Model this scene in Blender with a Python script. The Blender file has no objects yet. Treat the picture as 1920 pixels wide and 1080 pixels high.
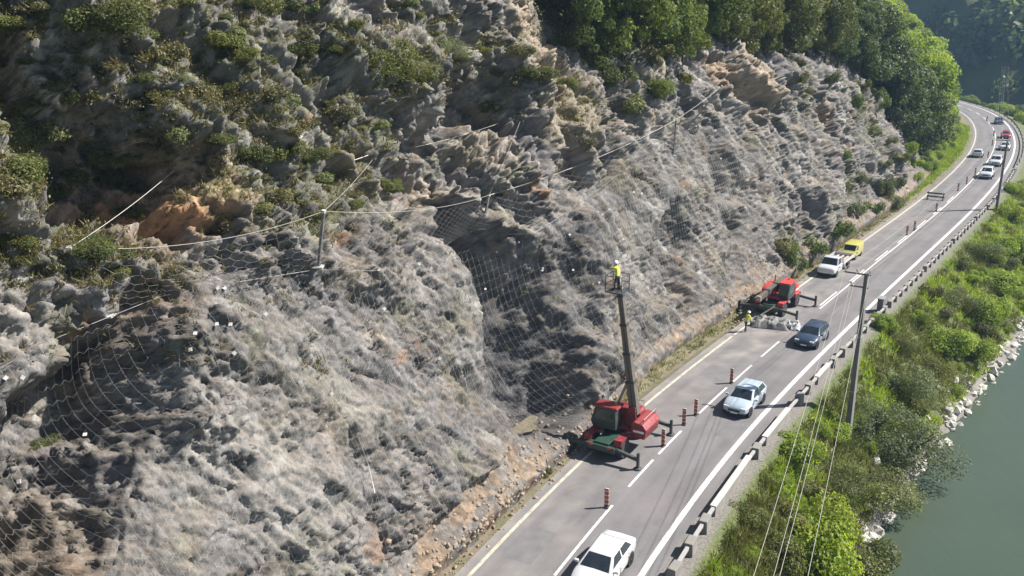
import bpy, bmesh, math, random
import numpy as np
from mathutils import Vector, Matrix
from mathutils.bvhtree import BVHTree

random.seed(7)
rng = np.random.default_rng(7)
scene = bpy.context.scene
col = scene.collection
R = math.radians

# ------------------------------------------------------------------ camera
CAM_H, FPX, PITCH, ROLL = 25.33, 1600.0, R(17.5), R(-0.7)
cd = bpy.data.cameras.new('camera')
cd.sensor_width = 36.0
cd.lens = FPX / 1920 * 36.0
cd.clip_start = 0.5
cd.clip_end = 6000
cam = bpy.data.objects.new('camera', cd)
col.objects.link(cam)
CM = Matrix.Translation((0, 0, CAM_H)) @ Matrix.Rotation(math.pi / 2 - PITCH, 4, 'X') @ Matrix.Rotation(ROLL, 4, 'Z')
cam.matrix_world = CM
scene.camera = cam

# ------------------------------------------------------------------ sky, sun, exposure
SUN_EL, SUN_AZ = R(45), R(83)          # azimuth from +Y towards +X
world = bpy.data.worlds.new('World')
scene.world = world
world.use_nodes = True
wn = world.node_tree
sky = wn.nodes.new('ShaderNodeTexSky')
sky.sky_type = 'NISHITA'
sky.sun_disc = False
sky.sun_elevation = SUN_EL
sky.sun_rotation = SUN_AZ
sky.air_density = 1.0
sky.dust_density = 1.0
wn.links.new(sky.outputs[0], wn.nodes['Background'].inputs[0])
wn.nodes['Background'].inputs[1].default_value = 0.05
sd = bpy.data.lights.new('sun', 'SUN')
sd.energy = 5.0
sd.angle = R(0.55)
sd.color = (1.0, 0.955, 0.89)
sun = bpy.data.objects.new('sun', sd)
col.objects.link(sun)
sdir = Vector((math.cos(SUN_EL) * math.sin(SUN_AZ), math.cos(SUN_EL) * math.cos(SUN_AZ), math.sin(SUN_EL)))
sun.rotation_euler = sdir.to_track_quat('Z', 'Y').to_euler()
sun.location = (60, 10, 80)
vs = scene.view_settings
vs.view_transform = 'Standard'
vs.look = 'None'
vs.gamma = 1.0
vs.use_curve_mapping = False
vs.exposure = 1.2

# ------------------------------------------------------------------ numpy noise
_P = np.random.default_rng(3).permutation(4096).astype(np.int32)
_G = np.random.default_rng(4).normal(size=(4096, 3))
_G /= np.linalg.norm(_G, axis=1)[:, None]
_U = np.random.default_rng(5).random((4096, 6))


def hidx(i, j, k, seed=0):
    return _P[(_P[(_P[(i + seed * 131) & 4095] + j) & 4095] + k) & 4095]


def perlin(p, seed=0):
    i = np.floor(p).astype(np.int32)
    f = p - i
    w = f * f * f * (f * (f * 6 - 15) + 10)
    out = 0
    for dx in (0, 1):
        wx = w[:, 0] if dx else 1 - w[:, 0]
        for dy in (0, 1):
            wy = w[:, 1] if dy else 1 - w[:, 1]
            for dz in (0, 1):
                wz = w[:, 2] if dz else 1 - w[:, 2]
                g = _G[hidx(i[:, 0] + dx, i[:, 1] + dy, i[:, 2] + dz, seed)]
                out = out + wx * wy * wz * (g[:, 0] * (f[:, 0] - dx) + g[:, 1] * (f[:, 1] - dy) + g[:, 2] * (f[:, 2] - dz))
    return out * 1.5


def fbm(p, octv=4, gain=0.5, seed=0, ridged=False):
    a, s, t = 1.0, 0.0, 0.0
    for o in range(octv):
        n = perlin(p * 2.0 ** o + 17.3 * o, seed + o)
        s = s + a * ((0.5 - np.abs(n)) * 2 if ridged else n)
        t += a
        a *= gain
    return s / t


def facet(p, seed=0):
    """cellular noise: returns F1, F2-F1, index of the cell, offset from the cell centre"""
    i = np.floor(p).astype(np.int32)
    best = np.full(len(p), 1e9)
    sec = np.full(len(p), 1e9)
    bid = np.zeros(len(p), np.int32)
    bo = np.zeros((len(p), 3))
    for dx in (-1, 0, 1):
        for dy in (-1, 0, 1):
            for dz in (-1, 0, 1):
                h = hidx(i[:, 0] + dx, i[:, 1] + dy, i[:, 2] + dz, seed)
                c = _U[h, :3] * 0.9 + 0.05
                o = p - (i + np.array([dx, dy, dz]) + c)
                d = np.einsum('ij,ij->i', o, o)
                nb = d < best
                sec = np.where(nb, best, np.minimum(sec, d))
                best = np.where(nb, d, best)
                bid = np.where(nb, h, bid)
                bo[nb] = o[nb]
    return np.sqrt(best), np.sqrt(sec) - np.sqrt(best), bid, bo


def sstep(a, b, x):
    t = np.clip((x - a) / (b - a), 0, 1)
    return t * t * (3 - 2 * t)


# ------------------------------------------------------------------ mesh helpers
def np_mesh(name, V, F, smooth=False):
    """V (n,3), F (m,k) index array with constant k"""
    V = np.asarray(V, np.float32)
    F = np.asarray(F, np.int32)
    me = bpy.data.meshes.new(name)
    k = F.shape[1]
    me.vertices.add(len(V))
    me.vertices.foreach_set('co', V.ravel())
    me.loops.add(F.size)
    me.loops.foreach_set('vertex_index', F.ravel())
    me.polygons.add(len(F))
    me.polygons.foreach_set('loop_start', np.arange(len(F), dtype=np.int32) * k)
    me.polygons.foreach_set('loop_total', np.full(len(F), k, np.int32))
    if smooth:
        me.polygons.foreach_set('use_smooth', np.ones(len(F), bool))
    me.update(calc_edges=True)
    return me


def set_col(me, C, name='Col'):
    a = me.color_attributes.new(name, 'FLOAT_COLOR', 'POINT')
    C4 = np.ones((len(C), 4), np.float32)
    C4[:, :3] = C
    a.data.foreach_set('color', C4.ravel())


def link(name, me, mat=None, parent=None, loc=None, rotz=None):
    o = bpy.data.objects.new(name, me)
    col.objects.link(o)
    if mat is not None and me is not None and len(me.materials) == 0:
        me.materials.append(mat)
    if parent is not None:
        o.parent = parent
    if loc is not None:
        o.location = loc
    if rotz is not None:
        o.rotation_euler = (0, 0, rotz)
    return o


def tag(o, label=None, cat=None, group=None, kind=None):
    if label:
        o['label'] = label
    if cat:
        o['category'] = cat
    if group:
        o['group'] = group
    if kind:
        o['kind'] = kind
    return o


def empty(name, loc=(0, 0, 0), rotz=0):
    o = bpy.data.objects.new(name, None)
    col.objects.link(o)
    o.location = loc
    o.rotation_euler = (0, 0, rotz)
    o.empty_display_size = 0.2
    return o


class MB:
    """collects simple shapes into one mesh"""

    def __init__(self):
        self.v, self.f = [], []

    def add(self, vs, fs):
        b = len(self.v)
        self.v += [tuple(v) for v in vs]
        self.f += [tuple(i + b for i in f) for f in fs]
        return self

    def box(self, c, s, M=None, taper=(1, 1)):
        x, y, z = s[0] / 2, s[1] / 2, s[2] / 2
        tx, ty = taper
        vs = [(-x, -y, -z), (x, -y, -z), (x, y, -z), (-x, y, -z), (-x * tx, -y * ty, z), (x * tx, -y * ty, z), (x * tx, y * ty, z), (-x * tx, y * ty, z)]
        if M is not None:
            vs = [M @ Vector(v) for v in vs]
        vs = [(v[0] + c[0], v[1] + c[1], v[2] + c[2]) for v in vs]
        return self.add(vs, [(0, 3, 2, 1), (4, 5, 6, 7), (0, 1, 5, 4), (1, 2, 6, 5), (2, 3, 7, 6), (3, 0, 4, 7)])

    def bar(self, a, b, w, h=None, up=(0, 0, 1)):
        """box-section bar from a to b"""
        a, b = Vector(a), Vector(b)
        h = w if h is None else h
        d = (b - a)
        L = d.length
        d.normalize()
        x = d.cross(Vector(up))
        if x.length < 1e-4:
            x = d.cross(Vector((1, 0, 0)))
        x.normalize()
        y = x.cross(d)
        M = Matrix((x, d, y)).transposed()
        return self.box((a + b) / 2, (w, L, h), M)

    def tube(self, pts, r, n=6, caps=True):
        pts = [Vector(p) for p in pts]
        rs = r if isinstance(r, (list, tuple)) else [r] * len(pts)
        vs, fs = [], []
        for i, p in enumerate(pts):
            d = (pts[min(i + 1, len(pts) - 1)] - pts[max(i - 1, 0)]).normalized()
            x = d.cross(Vector((0, 0, 1)))
            if x.length < 0.05:
                x = d.cross(Vector((1, 0, 0)))
            x.normalize()
            y = d.cross(x)
            for k in range(n):
                a = 2 * math.pi * k / n
                vs.append(p + x * math.cos(a) * rs[i] + y * math.sin(a) * rs[i])
        for i in range(len(pts) - 1):
            for k in range(n):
                k2 = (k + 1) % n
                fs.append((i * n + k, i * n + k2, (i + 1) * n + k2, (i + 1) * n + k))
        if caps:
            fs.append(tuple(range(n))[::-1])
            fs.append(tuple((len(pts) - 1) * n + k for k in range(n)))
        return self.add(vs, fs)

    def lathe(self, prof, n=20, axis='y', c=(0, 0, 0)):
        """prof: list of (radius, along) ; closed at both ends"""
        vs, fs = [], []
        for r, t in prof:
            for k in range(n):
                a = 2 * math.pi * k / n
                u, w = r * math.cos(a), r * math.sin(a)
                p = {'y': (u, t, w), 'z': (u, w, t), 'x': (t, u, w)}[axis]
                vs.append((p[0] + c[0], p[1] + c[1], p[2] + c[2]))
        for i in range(len(prof) - 1):
            for k in range(n):
                k2 = (k + 1) % n
                fs.append((i * n + k, i * n + k2, (i + 1) * n + k2, (i + 1) * n + k))
        fs.append(tuple(range(n))[::-1])
        fs.append(tuple((len(prof) - 1) * n + k for k in range(n)))
        return self.add(vs, fs)

    def prism(self, poly, y0, y1, axis='y'):
        """poly in the x-z plane extruded along y"""
        n = len(poly)
        vs = [(p[0], y0, p[1]) for p in poly] + [(p[0], y1, p[1]) for p in poly]
        fs = [tuple(range(n)), tuple(range(2 * n - 1, n - 1, -1))]
        for i in range(n):
            j = (i + 1) % n
            fs.append((i, i + n, j + n, j))
        return self.add(vs, fs)

    def mesh(self, name, bevel=0, smooth=False, seg=2):
        me = bpy.data.meshes.new(name)
        me.from_pydata(self.v, [], self.f)
        bm = bmesh.new()
        bm.from_mesh(me)
        bmesh.ops.recalc_face_normals(bm, faces=bm.faces)
        if bevel:
            ed = [e for e in bm.edges if len(e.link_faces) == 2 and e.calc_face_angle(0) > 0.5]
            bmesh.ops.bevel(bm, geom=ed, offset=bevel, segments=seg, profile=0.7, affect='EDGES', clamp_overlap=True)
        if smooth:
            for f in bm.faces:
                f.smooth = True
            for e in bm.edges:
                if len(e.link_faces) == 2 and e.calc_face_angle(0) > 0.7:
                    e.smooth = False
        bm.to_mesh(me)
        bm.free()
        return me

    def build(self, name, mat, parent=None, bevel=0, smooth=False, loc=None, rotz=None, seg=2):
        return link(name, self.mesh(name, bevel, smooth, seg), mat, parent, loc, rotz)


def copy_tree(o, parent=None):
    c = o.copy()
    col.objects.link(c)
    if parent is not None:
        c.parent = parent
    for ch in list(o.children):
        copy_tree(ch, c)
    return c


# ------------------------------------------------------------------ materials
def new_mat(name):
    m = bpy.data.materials.new(name)
    m.use_nodes = True
    nt = m.node_tree
    return m, nt, nt.nodes['Principled BSDF']


def N(nt, typ, **kw):
    n = nt.nodes.new(typ)
    for k, v in kw.items():
        if k.startswith('i_'):
            key = k[2:]
            key = int(key) if key.isdigit() else key
            n.inputs[key].default_value = v
        else:
            setattr(n, k, v)
    return n


def mixcol(nt, fac, a, b, mode='MIX'):
    n = nt.nodes.new('ShaderNodeMix')
    n.data_type = 'RGBA'
    n.blend_type = mode
    for sock, val in ((n.inputs[0], fac), (n.inputs[6], a), (n.inputs[7], b)):
        if hasattr(val, 'is_linked') or hasattr(val, 'links'):
            nt.links.new(val, sock)
        elif isinstance(val, (int, float)):
            sock.default_value = val
        else:
            sock.default_value = (*val[:3], 1)
    return n.outputs[2]


def ramp(nt, src, stops):
    n = nt.nodes.new('ShaderNodeValToRGB')
    e = n.color_ramp.elements
    while len(e) < len(stops):
        e.new(0.5)
    for i, (p, c) in enumerate(stops):
        e[i].position = p
        e[i].color = (c, c, c, 1) if isinstance(c, (int, float)) else (*c, 1)
    nt.links.new(src, n.inputs[0])
    return n.outputs[0]


def noise_tex(nt, scale, detail=4, rough=0.6, coord='Object', dist=0.0, stretch=None):
    tc = nt.nodes.new('ShaderNodeTexCoord')
    src = tc.outputs[coord]
    if stretch:
        mp = nt.nodes.new('ShaderNodeMapping')
        mp.inputs['Scale'].default_value = stretch[:3]
        if len(stretch) > 3:
            mp.inputs['Rotation'].default_value = stretch[3:6]
        nt.links.new(src, mp.inputs[0])
        src = mp.outputs[0]
    n = N(nt, 'ShaderNodeTexNoise', i_Scale=scale, i_Detail=detail, i_Roughness=rough, i_Distortion=dist)
    nt.links.new(src, n.inputs['Vector'])
    return n.outputs['Fac']


def bump(nt, bsdf, h, strength=0.4, dist=0.05):
    b = N(nt, 'ShaderNodeBump', i_Strength=strength, i_Distance=dist)
    nt.links.new(h, b.inputs['Height'])
    nt.links.new(b.outputs[0], bsdf.inputs['Normal'])


def paint(name, c, rough=0.45, metal=0.0, var=0.12, scale=3.0, dirt=None, coat=0.0, bumps=0.0):
    """plain coloured surface with slight tone variation and some dust"""
    m, nt, b = new_mat(name)
    n = noise_tex(nt, scale, 5, 0.65)
    f = ramp(nt, n, [(0.3, 1 - var), (0.7, 1 + var)])
    c1 = mixcol(nt, 1.0, c, f, 'MULTIPLY')
    if dirt:
        d = noise_tex(nt, scale * 2.3, 6, 0.7)
        df = ramp(nt, d, [(0.5, 0.0), (0.75, dirt[3] if len(dirt) > 3 else 0.5)])
        c1 = mixcol(nt, df, c1, dirt[:3])
    nt.links.new(c1, b.inputs['Base Color'])
    b.inputs['Roughness'].default_value = rough
    b.inputs['Metallic'].default_value = metal
    b.inputs['Coat Weight'].default_value = coat
    b.inputs['Coat Roughness'].default_value = 0.08
    if bumps:
        bump(nt, b, noise_tex(nt, scale * 8, 5, 0.7), bumps, 0.02)
    return m


def leaf_mat(name, c, c2, trans=0.35, scale=0.5):
    m, nt, b = new_mat(name)
    n = noise_tex(nt, scale, 3, 0.6)
    oi = nt.nodes.new('ShaderNodeObjectInfo')
    at = nt.nodes.new('ShaderNodeAttribute')
    at.attribute_name = 'Col'
    f = ramp(nt, n, [(0.35, 0.0), (0.65, 1.0)])
    cc = mixcol(nt, f, c, c2)
    rv = ramp(nt, oi.outputs['Random'], [(0.0, (0.8, 0.82, 0.85)), (0.5, (1.0, 1.0, 1.0)), (1.0, (1.2, 1.12, 0.85))])
    cc = mixcol(nt, 1.0, cc, rv, 'MULTIPLY')
    cc = mixcol(nt, 1.0, cc, at.outputs['Color'], 'MULTIPLY')
    nt.links.new(cc, b.inputs['Base Color'])
    b.inputs['Roughness'].default_value = 0.55
    b.inputs['Specular IOR Level'].default_value = 0.3
    tr = nt.nodes.new('ShaderNodeBsdfTranslucent')
    tc = mixcol(nt, 1.0, cc, (1.25, 1.35, 0.6), 'MULTIPLY')
    nt.links.new(tc, tr.inputs['Color'])
    mx = nt.nodes.new('ShaderNodeMixShader')
    mx.inputs[0].default_value = trans
    nt.links.new(b.outputs[0], mx.inputs[1])
    nt.links.new(tr.outputs[0], mx.inputs[2])
    nt.links.new(mx.outputs[0], nt.nodes['Material Output'].inputs['Surface'])
    return m


# ------------------------------------------------------------------ road geometry: position along the road (s) and across (n, left positive)
_hs = np.array([-120, -30, -10, 0, 10, 25, 50, 75, 100, 135, 165, 190, 215, 250, 290, 340, 400.0])
_hd = np.array([22, 26, 28.5, 31.0, 34.2, 36.4, 37.2, 37.2, 35.8, 33.0, 29, 25.5, 20.5, 9, -4, -14, -24.0])
S_ = np.arange(-120, 400.01, 0.5)
_h = np.radians(np.interp(S_, _hs, _hd))
_h = np.convolve(np.pad(_h, 10, mode='edge'), np.ones(21) / 21, 'valid')
_x = np.cumsum(np.sin(_h)) * 0.5
_y = np.cumsum(np.cos(_h)) * 0.5
_k = np.argmin(np.abs(S_))
_x += 6.45 - _x[_k]
_y += 42.6 - _y[_k]


def road_np(s, n):
    """arrays -> world x, y"""
    x = np.interp(s, S_, _x)
    y = np.interp(s, S_, _y)
    h = np.interp(s, S_, _h)
    return x - n * np.cos(h), y + n * np.sin(h)


def road_pt(s, n, z=0.0):
    x, y = road_np(np.array([s]), np.array([n]))
    return Vector((float(x[0]), float(y[0]), z))


def heading(s):
    """rotation about z that turns +X along the road"""
    return math.pi / 2 - float(np.interp(s, S_, _h))


def ray(px, py):
    d = Vector((px - 960, 540 - py, -FPX))
    d = (CM.to_3x3() @ d).normalized()
    return Vector((0, 0, CAM_H)), d


def ground_at(px, py, z=0.0):
    o, d = ray(px, py)
    t = (z - o.z) / d.z
    return o + d * t


def to_road(p):
    """world point -> (s, n)"""
    d2 = (_x - p[0]) ** 2 + (_y - p[1]) ** 2
    k = int(np.argmin(d2))
    h = _h[k]
    dx, dy = p[0] - _x[k], p[1] - _y[k]
    return float(S_[k] + dx * math.sin(h) + dy * math.cos(h)), float(-dx * math.cos(h) + dy * math.sin(h))
# ------------------------------------------------------------------ the cliff: one sculpted sheet in road coordinates (s along the road, t up the profile)
TOPX = [-60, 10, 17, 20, 22, 28, 40, 46, 57, 73, 90, 100, 110, 118, 400]
TOPY = [46, 40, 31, 27, 24, 22, 22, 23.5, 21.5, 20.5, 18.5, 14, 8, 4, 3]


def slope_angle(s, t):
    top = np.interp(s, TOPX, TOPY)
    lo = np.interp(s, [-60, 95, 112, 135, 400], [66, 67, 56, 38, 34])
    hi = np.interp(s, [-60, 20, 60, 400], [50, 42, 40, 33])
    k = sstep(-2.5, 2.5, t - top)
    return np.radians(lo * (1 - k) + hi * k)


def foot_n(s):
    return np.interp(s, [-60, -14, -8, 2, 6, 10, 16, 22, 34, 38, 60, 95, 110, 140, 400], [5.6, 5.4, 5.2, 5.0, 5.0, 5.6, 6.2, 6.3, 6.0, 5.6, 5.6, 5.8, 6.2, 7.0, 8.0])


def profile(s, T):
    """s (ns,), T (nt,) -> n, z, angle grids (ns, nt)"""
    A = slope_angle(s[:, None], T[None, :])
    dT = np.diff(T, prepend=T[0])
    dn = np.cumsum(np.cos(A) * dT, axis=1)
    dz = np.cumsum(np.sin(A) * dT, axis=1)
    return foot_n(s)[:, None] + dn, dz, A


# coarse base sheet, used to turn photo positions into (s, t)
_bs = np.arange(-48, 200, 0.5)
_bt = np.arange(0, 62, 0.5)
_bn, _bz, _ = profile(_bs, _bt)
_bx, _by = road_np(np.repeat(_bs, len(_bt)), _bn.ravel())
_bV = np.stack([_bx, _by, _bz.ravel()], 1)


def grid_faces(a, b):
    i = np.arange(a - 1)[:, None] * b + np.arange(b - 1)[None, :]
    i = i.ravel()
    return np.stack([i, i + b, i + b + 1, i + 1], 1)


_bvh0 = BVHTree.FromPolygons(_bV.tolist(), grid_faces(len(_bs), len(_bt)).tolist())


def base_st(px, py):
    o, d = ray(px, py)
    h = _bvh0.ray_cast(o, d)
    if h[0] is None:
        return None
    q = h[2]
    si, ti = divmod(q, len(_bt) - 1)
    s, _n = to_road(h[0])
    k = min(max((s - _bs[0]) / 0.5, 0), len(_bs) - 2)
    zz = _bz[int(k)]
    return s, float(np.interp(h[0].z, zz, _bt))


# mesh spacing follows the distance from the road works so that near rock carries finer relief
ss = [-40.0]
while ss[-1] < 135:
    ss.append(ss[-1] + 0.0027 * math.hypot(ss[-1] + 36, 27))
while ss[-1] < 330:
    ss.append(ss[-1] + 0.9)
ss = np.array(ss)
tt = [0.0]
while tt[-1] < 36:
    tt.append(tt[-1] + 0.075)
while tt[-1] < 88:
    tt.append(tt[-1] + min(0.09 + (tt[-1] - 36) * 0.05, 1.2))
tt = np.array(tt)
gn, gz, gA = profile(ss, tt)
ns_, nt_ = len(ss), len(tt)
gs = np.repeat(ss, nt_)
gt = np.tile(tt, ns_)
bx, by = road_np(gs, gn.ravel())
bz = gz.ravel()
B = np.stack([bx, by, bz], 1)
hh = np.interp(gs, S_, _h)
ang = gA.ravel()
NR = np.stack([np.cos(hh) * np.sin(ang), -np.sin(hh) * np.sin(ang), np.cos(ang)], 1)

# features read off the photograph: polyline (photo pixels), radius m, depth m (+ out, - in), sharpness
FEAT = [
    ([(950, 470), (990, 560), (1005, 660), (1030, 725)], 3.8, -6.2, 2.2),      # dark recess behind the boom
    ([(1085, 430), (1125, 560), (1135, 740)], 1.9, 1.6, 2.0),                  # buttress right of the recess
    ([(820, 500), (880, 620), (935, 740), (970, 800)], 2.2, 1.3, 1.8),           # spur left of the recess
    ([(700, 560), (800, 760), (850, 900)], 3.0, 1.0, 2),
    ([(400, 640), (500, 800), (560, 1000)], 2.4, 1.1, 2),
    ([(262, 650), (205, 730), (165, 830), (135, 950)], 1.9, -6.2, 2.5),       # shaded gully at the left
    ([(110, 940), (100, 1090)], 0.9, -2.8, 2.2),
    ([(20, 470), (-30, 640)], 1.0, -2.4, 2.6),
    ([(115, 505), (85, 580)], 0.6, -1.4, 2.6),
    ([(320, 640), (335, 780)], 0.8, 1.3, 2),
    ([(-80, -40), (20, 70), (90, 180), (190, 275), (300, 300)], 2.0, -5.0, 2.5),  # shaded hollow upper left
    ([(200, 20), (280, 150), (370, 255)], 1.5, 0.7, 2),
    ([(800, 250), (880, 260), (950, 190)], 2.2, -3.6, 2.1),                      # overhang above the nets
    ([(800, 340), (880, 345)], 1.3, -2.0, 2),
    ([(325, 418), (365, 432)], 0.55, -1.6, 3),                                 # under the boulder
    ([(350, 372), (430, 395)], 0.6, 0.9, 2),
    ([(560, 20), (600, 120)], 1.0, -1.2, 2.2),
    ([(335, 40), (370, 110)], 0.6, -1.0, 2.4),
    ([(590, 190), (630, 240)], 0.6, -1.0, 2.4),
    ([(460, 170), (520, 230)], 0.8, 1.0, 2),
    ([(700, 90), (800, 140)], 1.8, 0.8, 2),
    ([(690, 0), (760, 30)], 1.2, -1.4, 2.4),
    ([(880, 120), (920, 135)], 1.0, -1.4, 2.4),
    ([(1020, 30), (1060, 110)], 2.0, -1.6, 2),
    ([(1300, 200), (1345, 260), (1380, 420)], 2.2, -1.4, 2),
    ([(1390, 130), (1480, 260), (1540, 400)], 2.4, 1.4, 2),
    ([(1560, 230), (1600, 330)], 2.4, -2.2, 2.4),
    ([(1620, 150), (1670, 300)], 2.6, 1.4, 2),
    ([(1270, 430), (1255, 520)], 2.0, -1.6, 2.4),
    ([(1180, 560), (1250, 640)], 1.6, 0.5, 2),
    ([(560, 500), (690, 520)], 1.2, 0.5, 2),
]


def seg_dist(s, t, pts):
    best = np.full(len(s), 1e9)
    if len(pts) == 1:
        return np.hypot(s - pts[0][0], t - pts[0][1])
    for (a, b), (c, d) in zip(pts[:-1], pts[1:]):
        L2 = (c - a) ** 2 + (d - b) ** 2 + 1e-9
        k = np.clip(((s - a) * (c - a) + (t - b) * (d - b)) / L2, 0, 1)
        best = np.minimum(best, np.hypot(s - a - k * (c - a), t - b - k * (d - b)))
    return best


near = gs < 140
P0 = np.stack([gs, gt, np.zeros_like(gs)], 1)
wob = np.stack([perlin(P0 * 0.35, 11), perlin(P0 * 0.35, 12)], 1) * 0.9 + np.stack([perlin(P0 * 1.1, 13), perlin(P0 * 1.1, 14)], 1) * 0.35
ws, wt = gs + wob[:, 0], gt + wob[:, 1]
D = np.zeros(len(gs))
for pts, r, dep, sh in FEAT:
    q = [base_st(*p) for p in pts]
    q = [p for p in q if p]
    if not q:
        continue
    dd = seg_dist(ws, wt, q) / r
    D += dep / (1 + np.clip(dd, 0, 20) ** (2 * sh))
macro = D.copy()

# first the large forms, then blocks laid on them along their own normals
top_soft = sstep(0, 6, gt - np.interp(gs, TOPX, TOPY))
far_soft = sstep(100, 122, gs)
rockk = (1 - top_soft * 0.85) * (1 - 0.75 * far_soft)
footf = np.maximum(sstep(0.0, 2.0, gt), 0.15)
big = fbm(P0 / 9.0, 3, 0.5, 41)
D1 = (macro + rockk * big * 1.5 + (1 - rockk) * (fbm(P0 / 6.0, 4, 0.5, 60) * 0.9)) * footf


def sheet_normals(V):
    G = V.reshape(ns_, nt_, 3)
    n = np.cross(np.gradient(G, axis=0).reshape(-1, 3), np.gradient(G, axis=1).reshape(-1, 3))
    n /= np.linalg.norm(n, axis=1)[:, None] + 1e-9
    n *= np.sign(np.einsum('ij,ij->i', n, NR) + 1e-6)[:, None]
    return n


def boxblur(A, k, ax):
    pad = [(0, 0), (0, 0)]
    pad[ax] = (k, k)
    c = np.cumsum(np.pad(A, pad, mode='edge'), axis=ax)
    c = np.insert(c, 0, 0, axis=ax)
    n = 2 * k + 1
    sl1, sl0 = [slice(None)] * 2, [slice(None)] * 2
    sl1[ax] = slice(n, None)
    sl0[ax] = slice(0, -n)
    return (c[tuple(sl1)] - c[tuple(sl0)]) / n


N1 = sheet_normals(B + NR * D1[:, None])
N1 = np.stack([boxblur(boxblur(boxblur(boxblur(N1[:, k].reshape(ns_, nt_), 9, 0), 10, 1), 7, 0), 8, 1).ravel() for k in range(3)], 1) + 0.5 * NR
# brow of the netted slab (lower rope of the net fence in the photograph)
LOWPX = [(-10, 695), (110, 632), (203, 595), (300, 556), (450, 528), (597, 505), (700, 508), (790, 492), (862, 442), (935, 440), (1000, 438), (1060, 400), (1150, 335), (1210, 290), (1262, 292), (1296, 235)]
_l = sorted(base_st(x_, y_) for x_, y_ in LOWPX)
ls_ = np.array([q[0] for q in _l])
lt_ = np.array([q[1] for q in _l])
crag = np.clip(sstep(-1.5, 2.0, gt - np.interp(gs, ls_, lt_)) + sstep(42, 50, gs) * 0.55, 0, 1)
N1 /= np.linalg.norm(N1, axis=1)[:, None]
U_, V_ = gs * 0.50 - gt * 0.866, gs * 0.866 + gt * 0.50      # along / across the foliation
Wc = D1 * 0.9


def steps(scale, stretch, off, tilt, seed, groove=0.0):
    """broken blocks: each cell its own tilted plane, stepped against its neighbours"""
    p = np.stack([U_ / (scale * stretch), V_ / scale, Wc / scale], 1)
    f1, f21, cid, o = facet(p + 0.15 * perlin(p * 0.9, seed)[:, None], seed)
    u = _U[cid]
    return (u[:, 3] - 0.5) * 2 * off + ((u[:, 4] - 0.5) * o[:, 0] * stretch + (u[:, 5] - 0.45) * o[:, 1] + (u[:, 1] - 0.5) * o[:, 2]) * 2 * tilt * scale - groove * sstep(0.16, 0.03, f21), cid


k1, i1 = steps(3.6, 1.7, 0.45, 0.34, 6)
k1 = boxblur(boxblur(k1.reshape(ns_, nt_), 3, 0), 5, 1).ravel()
h2, i2 = steps(1.45, 1.8, 0.30, 0.46, 2, 0.22)
h2 = boxblur(boxblur(h2.reshape(ns_, nt_), 1, 0), 1, 1).ravel()
h3, i3 = steps(0.62, 1.6, 0.15, 0.60, 3, 0.12)
pl, i5 = steps(0.70, 5.0, 0.15, 0.24, 9, 0.16)          # long plates along the foliation
h4, i4 = steps(0.28, 1.4, 0.07, 0.55, 4, 0.04)
rough = 0.55 + 0.75 * sstep(-0.25, 0.35, fbm(P0 / 5.0, 2, 0.5, 47))
fine = fbm(P0 / 0.5, 3, 0.6, 52)
grain = fbm(np.stack([U_ / 1.6, V_ / 0.20, Wc / 0.5], 1), 3, 0.55, 56)
slab = fbm(np.stack([U_ / 5.0, V_ / 0.9, Wc / 2.0], 1), 3, 0.5, 57)
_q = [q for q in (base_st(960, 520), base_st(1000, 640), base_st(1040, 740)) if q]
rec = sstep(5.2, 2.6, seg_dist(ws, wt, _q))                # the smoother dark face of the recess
H2 = rockk * footf * (1 - 0.45 * rec) * ((0.48 + 0.5 * crag) * k1 + (0.18 + 0.78 * crag) * h2 + (0.50 - 0.1 * crag) * pl + rough * ((0.30 + 0.77 * crag) * h3 + (0.85 + 0.15 * crag) * h4 + 0.02 * fine))

# debris aprons at the foot of the wall (photo: rubble between the spur and the line, and below the crag)
apr = np.interp(gs, [-20, -14, -9, -4, 0.5, 2.5, 4], [0.3, 0.9, 1.25, 1.35, 1.1, 0.7, 0.45])
apr = apr + np.interp(gs, [6, 10, 16, 22, 30, 36, 42, 50, 70, 95], [0, 0.05, 0.35, 0.3, 0.35, 0.9, 0.5, 0.5, 0.7, 0.5])
a_h = apr * 2.3 * (1 + 0.35 * fbm(P0 / 1.6, 3, 0.5, 70))
apron = np.clip(1 - gt / np.maximum(a_h, 0.02), 0, 1)
adep = a_h * 0.62 * apron ** 1.15 * np.minimum(1, (gt + 0.25) / 0.9)
isap = sstep(0.02, 0.25, apron)
on = (a_h > 0.15) * (apron > 0)
D1 = D1 * (1 - isap * 0.8) + adep * 0.75 * on
H2 = H2 * (1 - isap * 0.8) + (0.06 * h3 + 0.30 * np.maximum(h4, -0.02) + 0.05 * fine) * on
Vt = B + NR * D1[:, None] + N1 * H2[:, None]
D = np.einsum('ij,ij->i', Vt - B, NR)
Vt[:, 2] = np.maximum(Vt[:, 2], -0.35)
E_idx = gt < 1e-6
Vt[E_idx, 2] = -0.4

# ---- colour of the ground itself (rock kinds, soil, dust, moss)
def patch(px, py, r, soft=0.5):
    q = base_st(px, py)
    if not q:
        return np.zeros(len(gs))
    d = np.hypot(ws - q[0], wt - q[1]) / r
    return sstep(1 + soft, 1 - soft, d)


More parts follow.
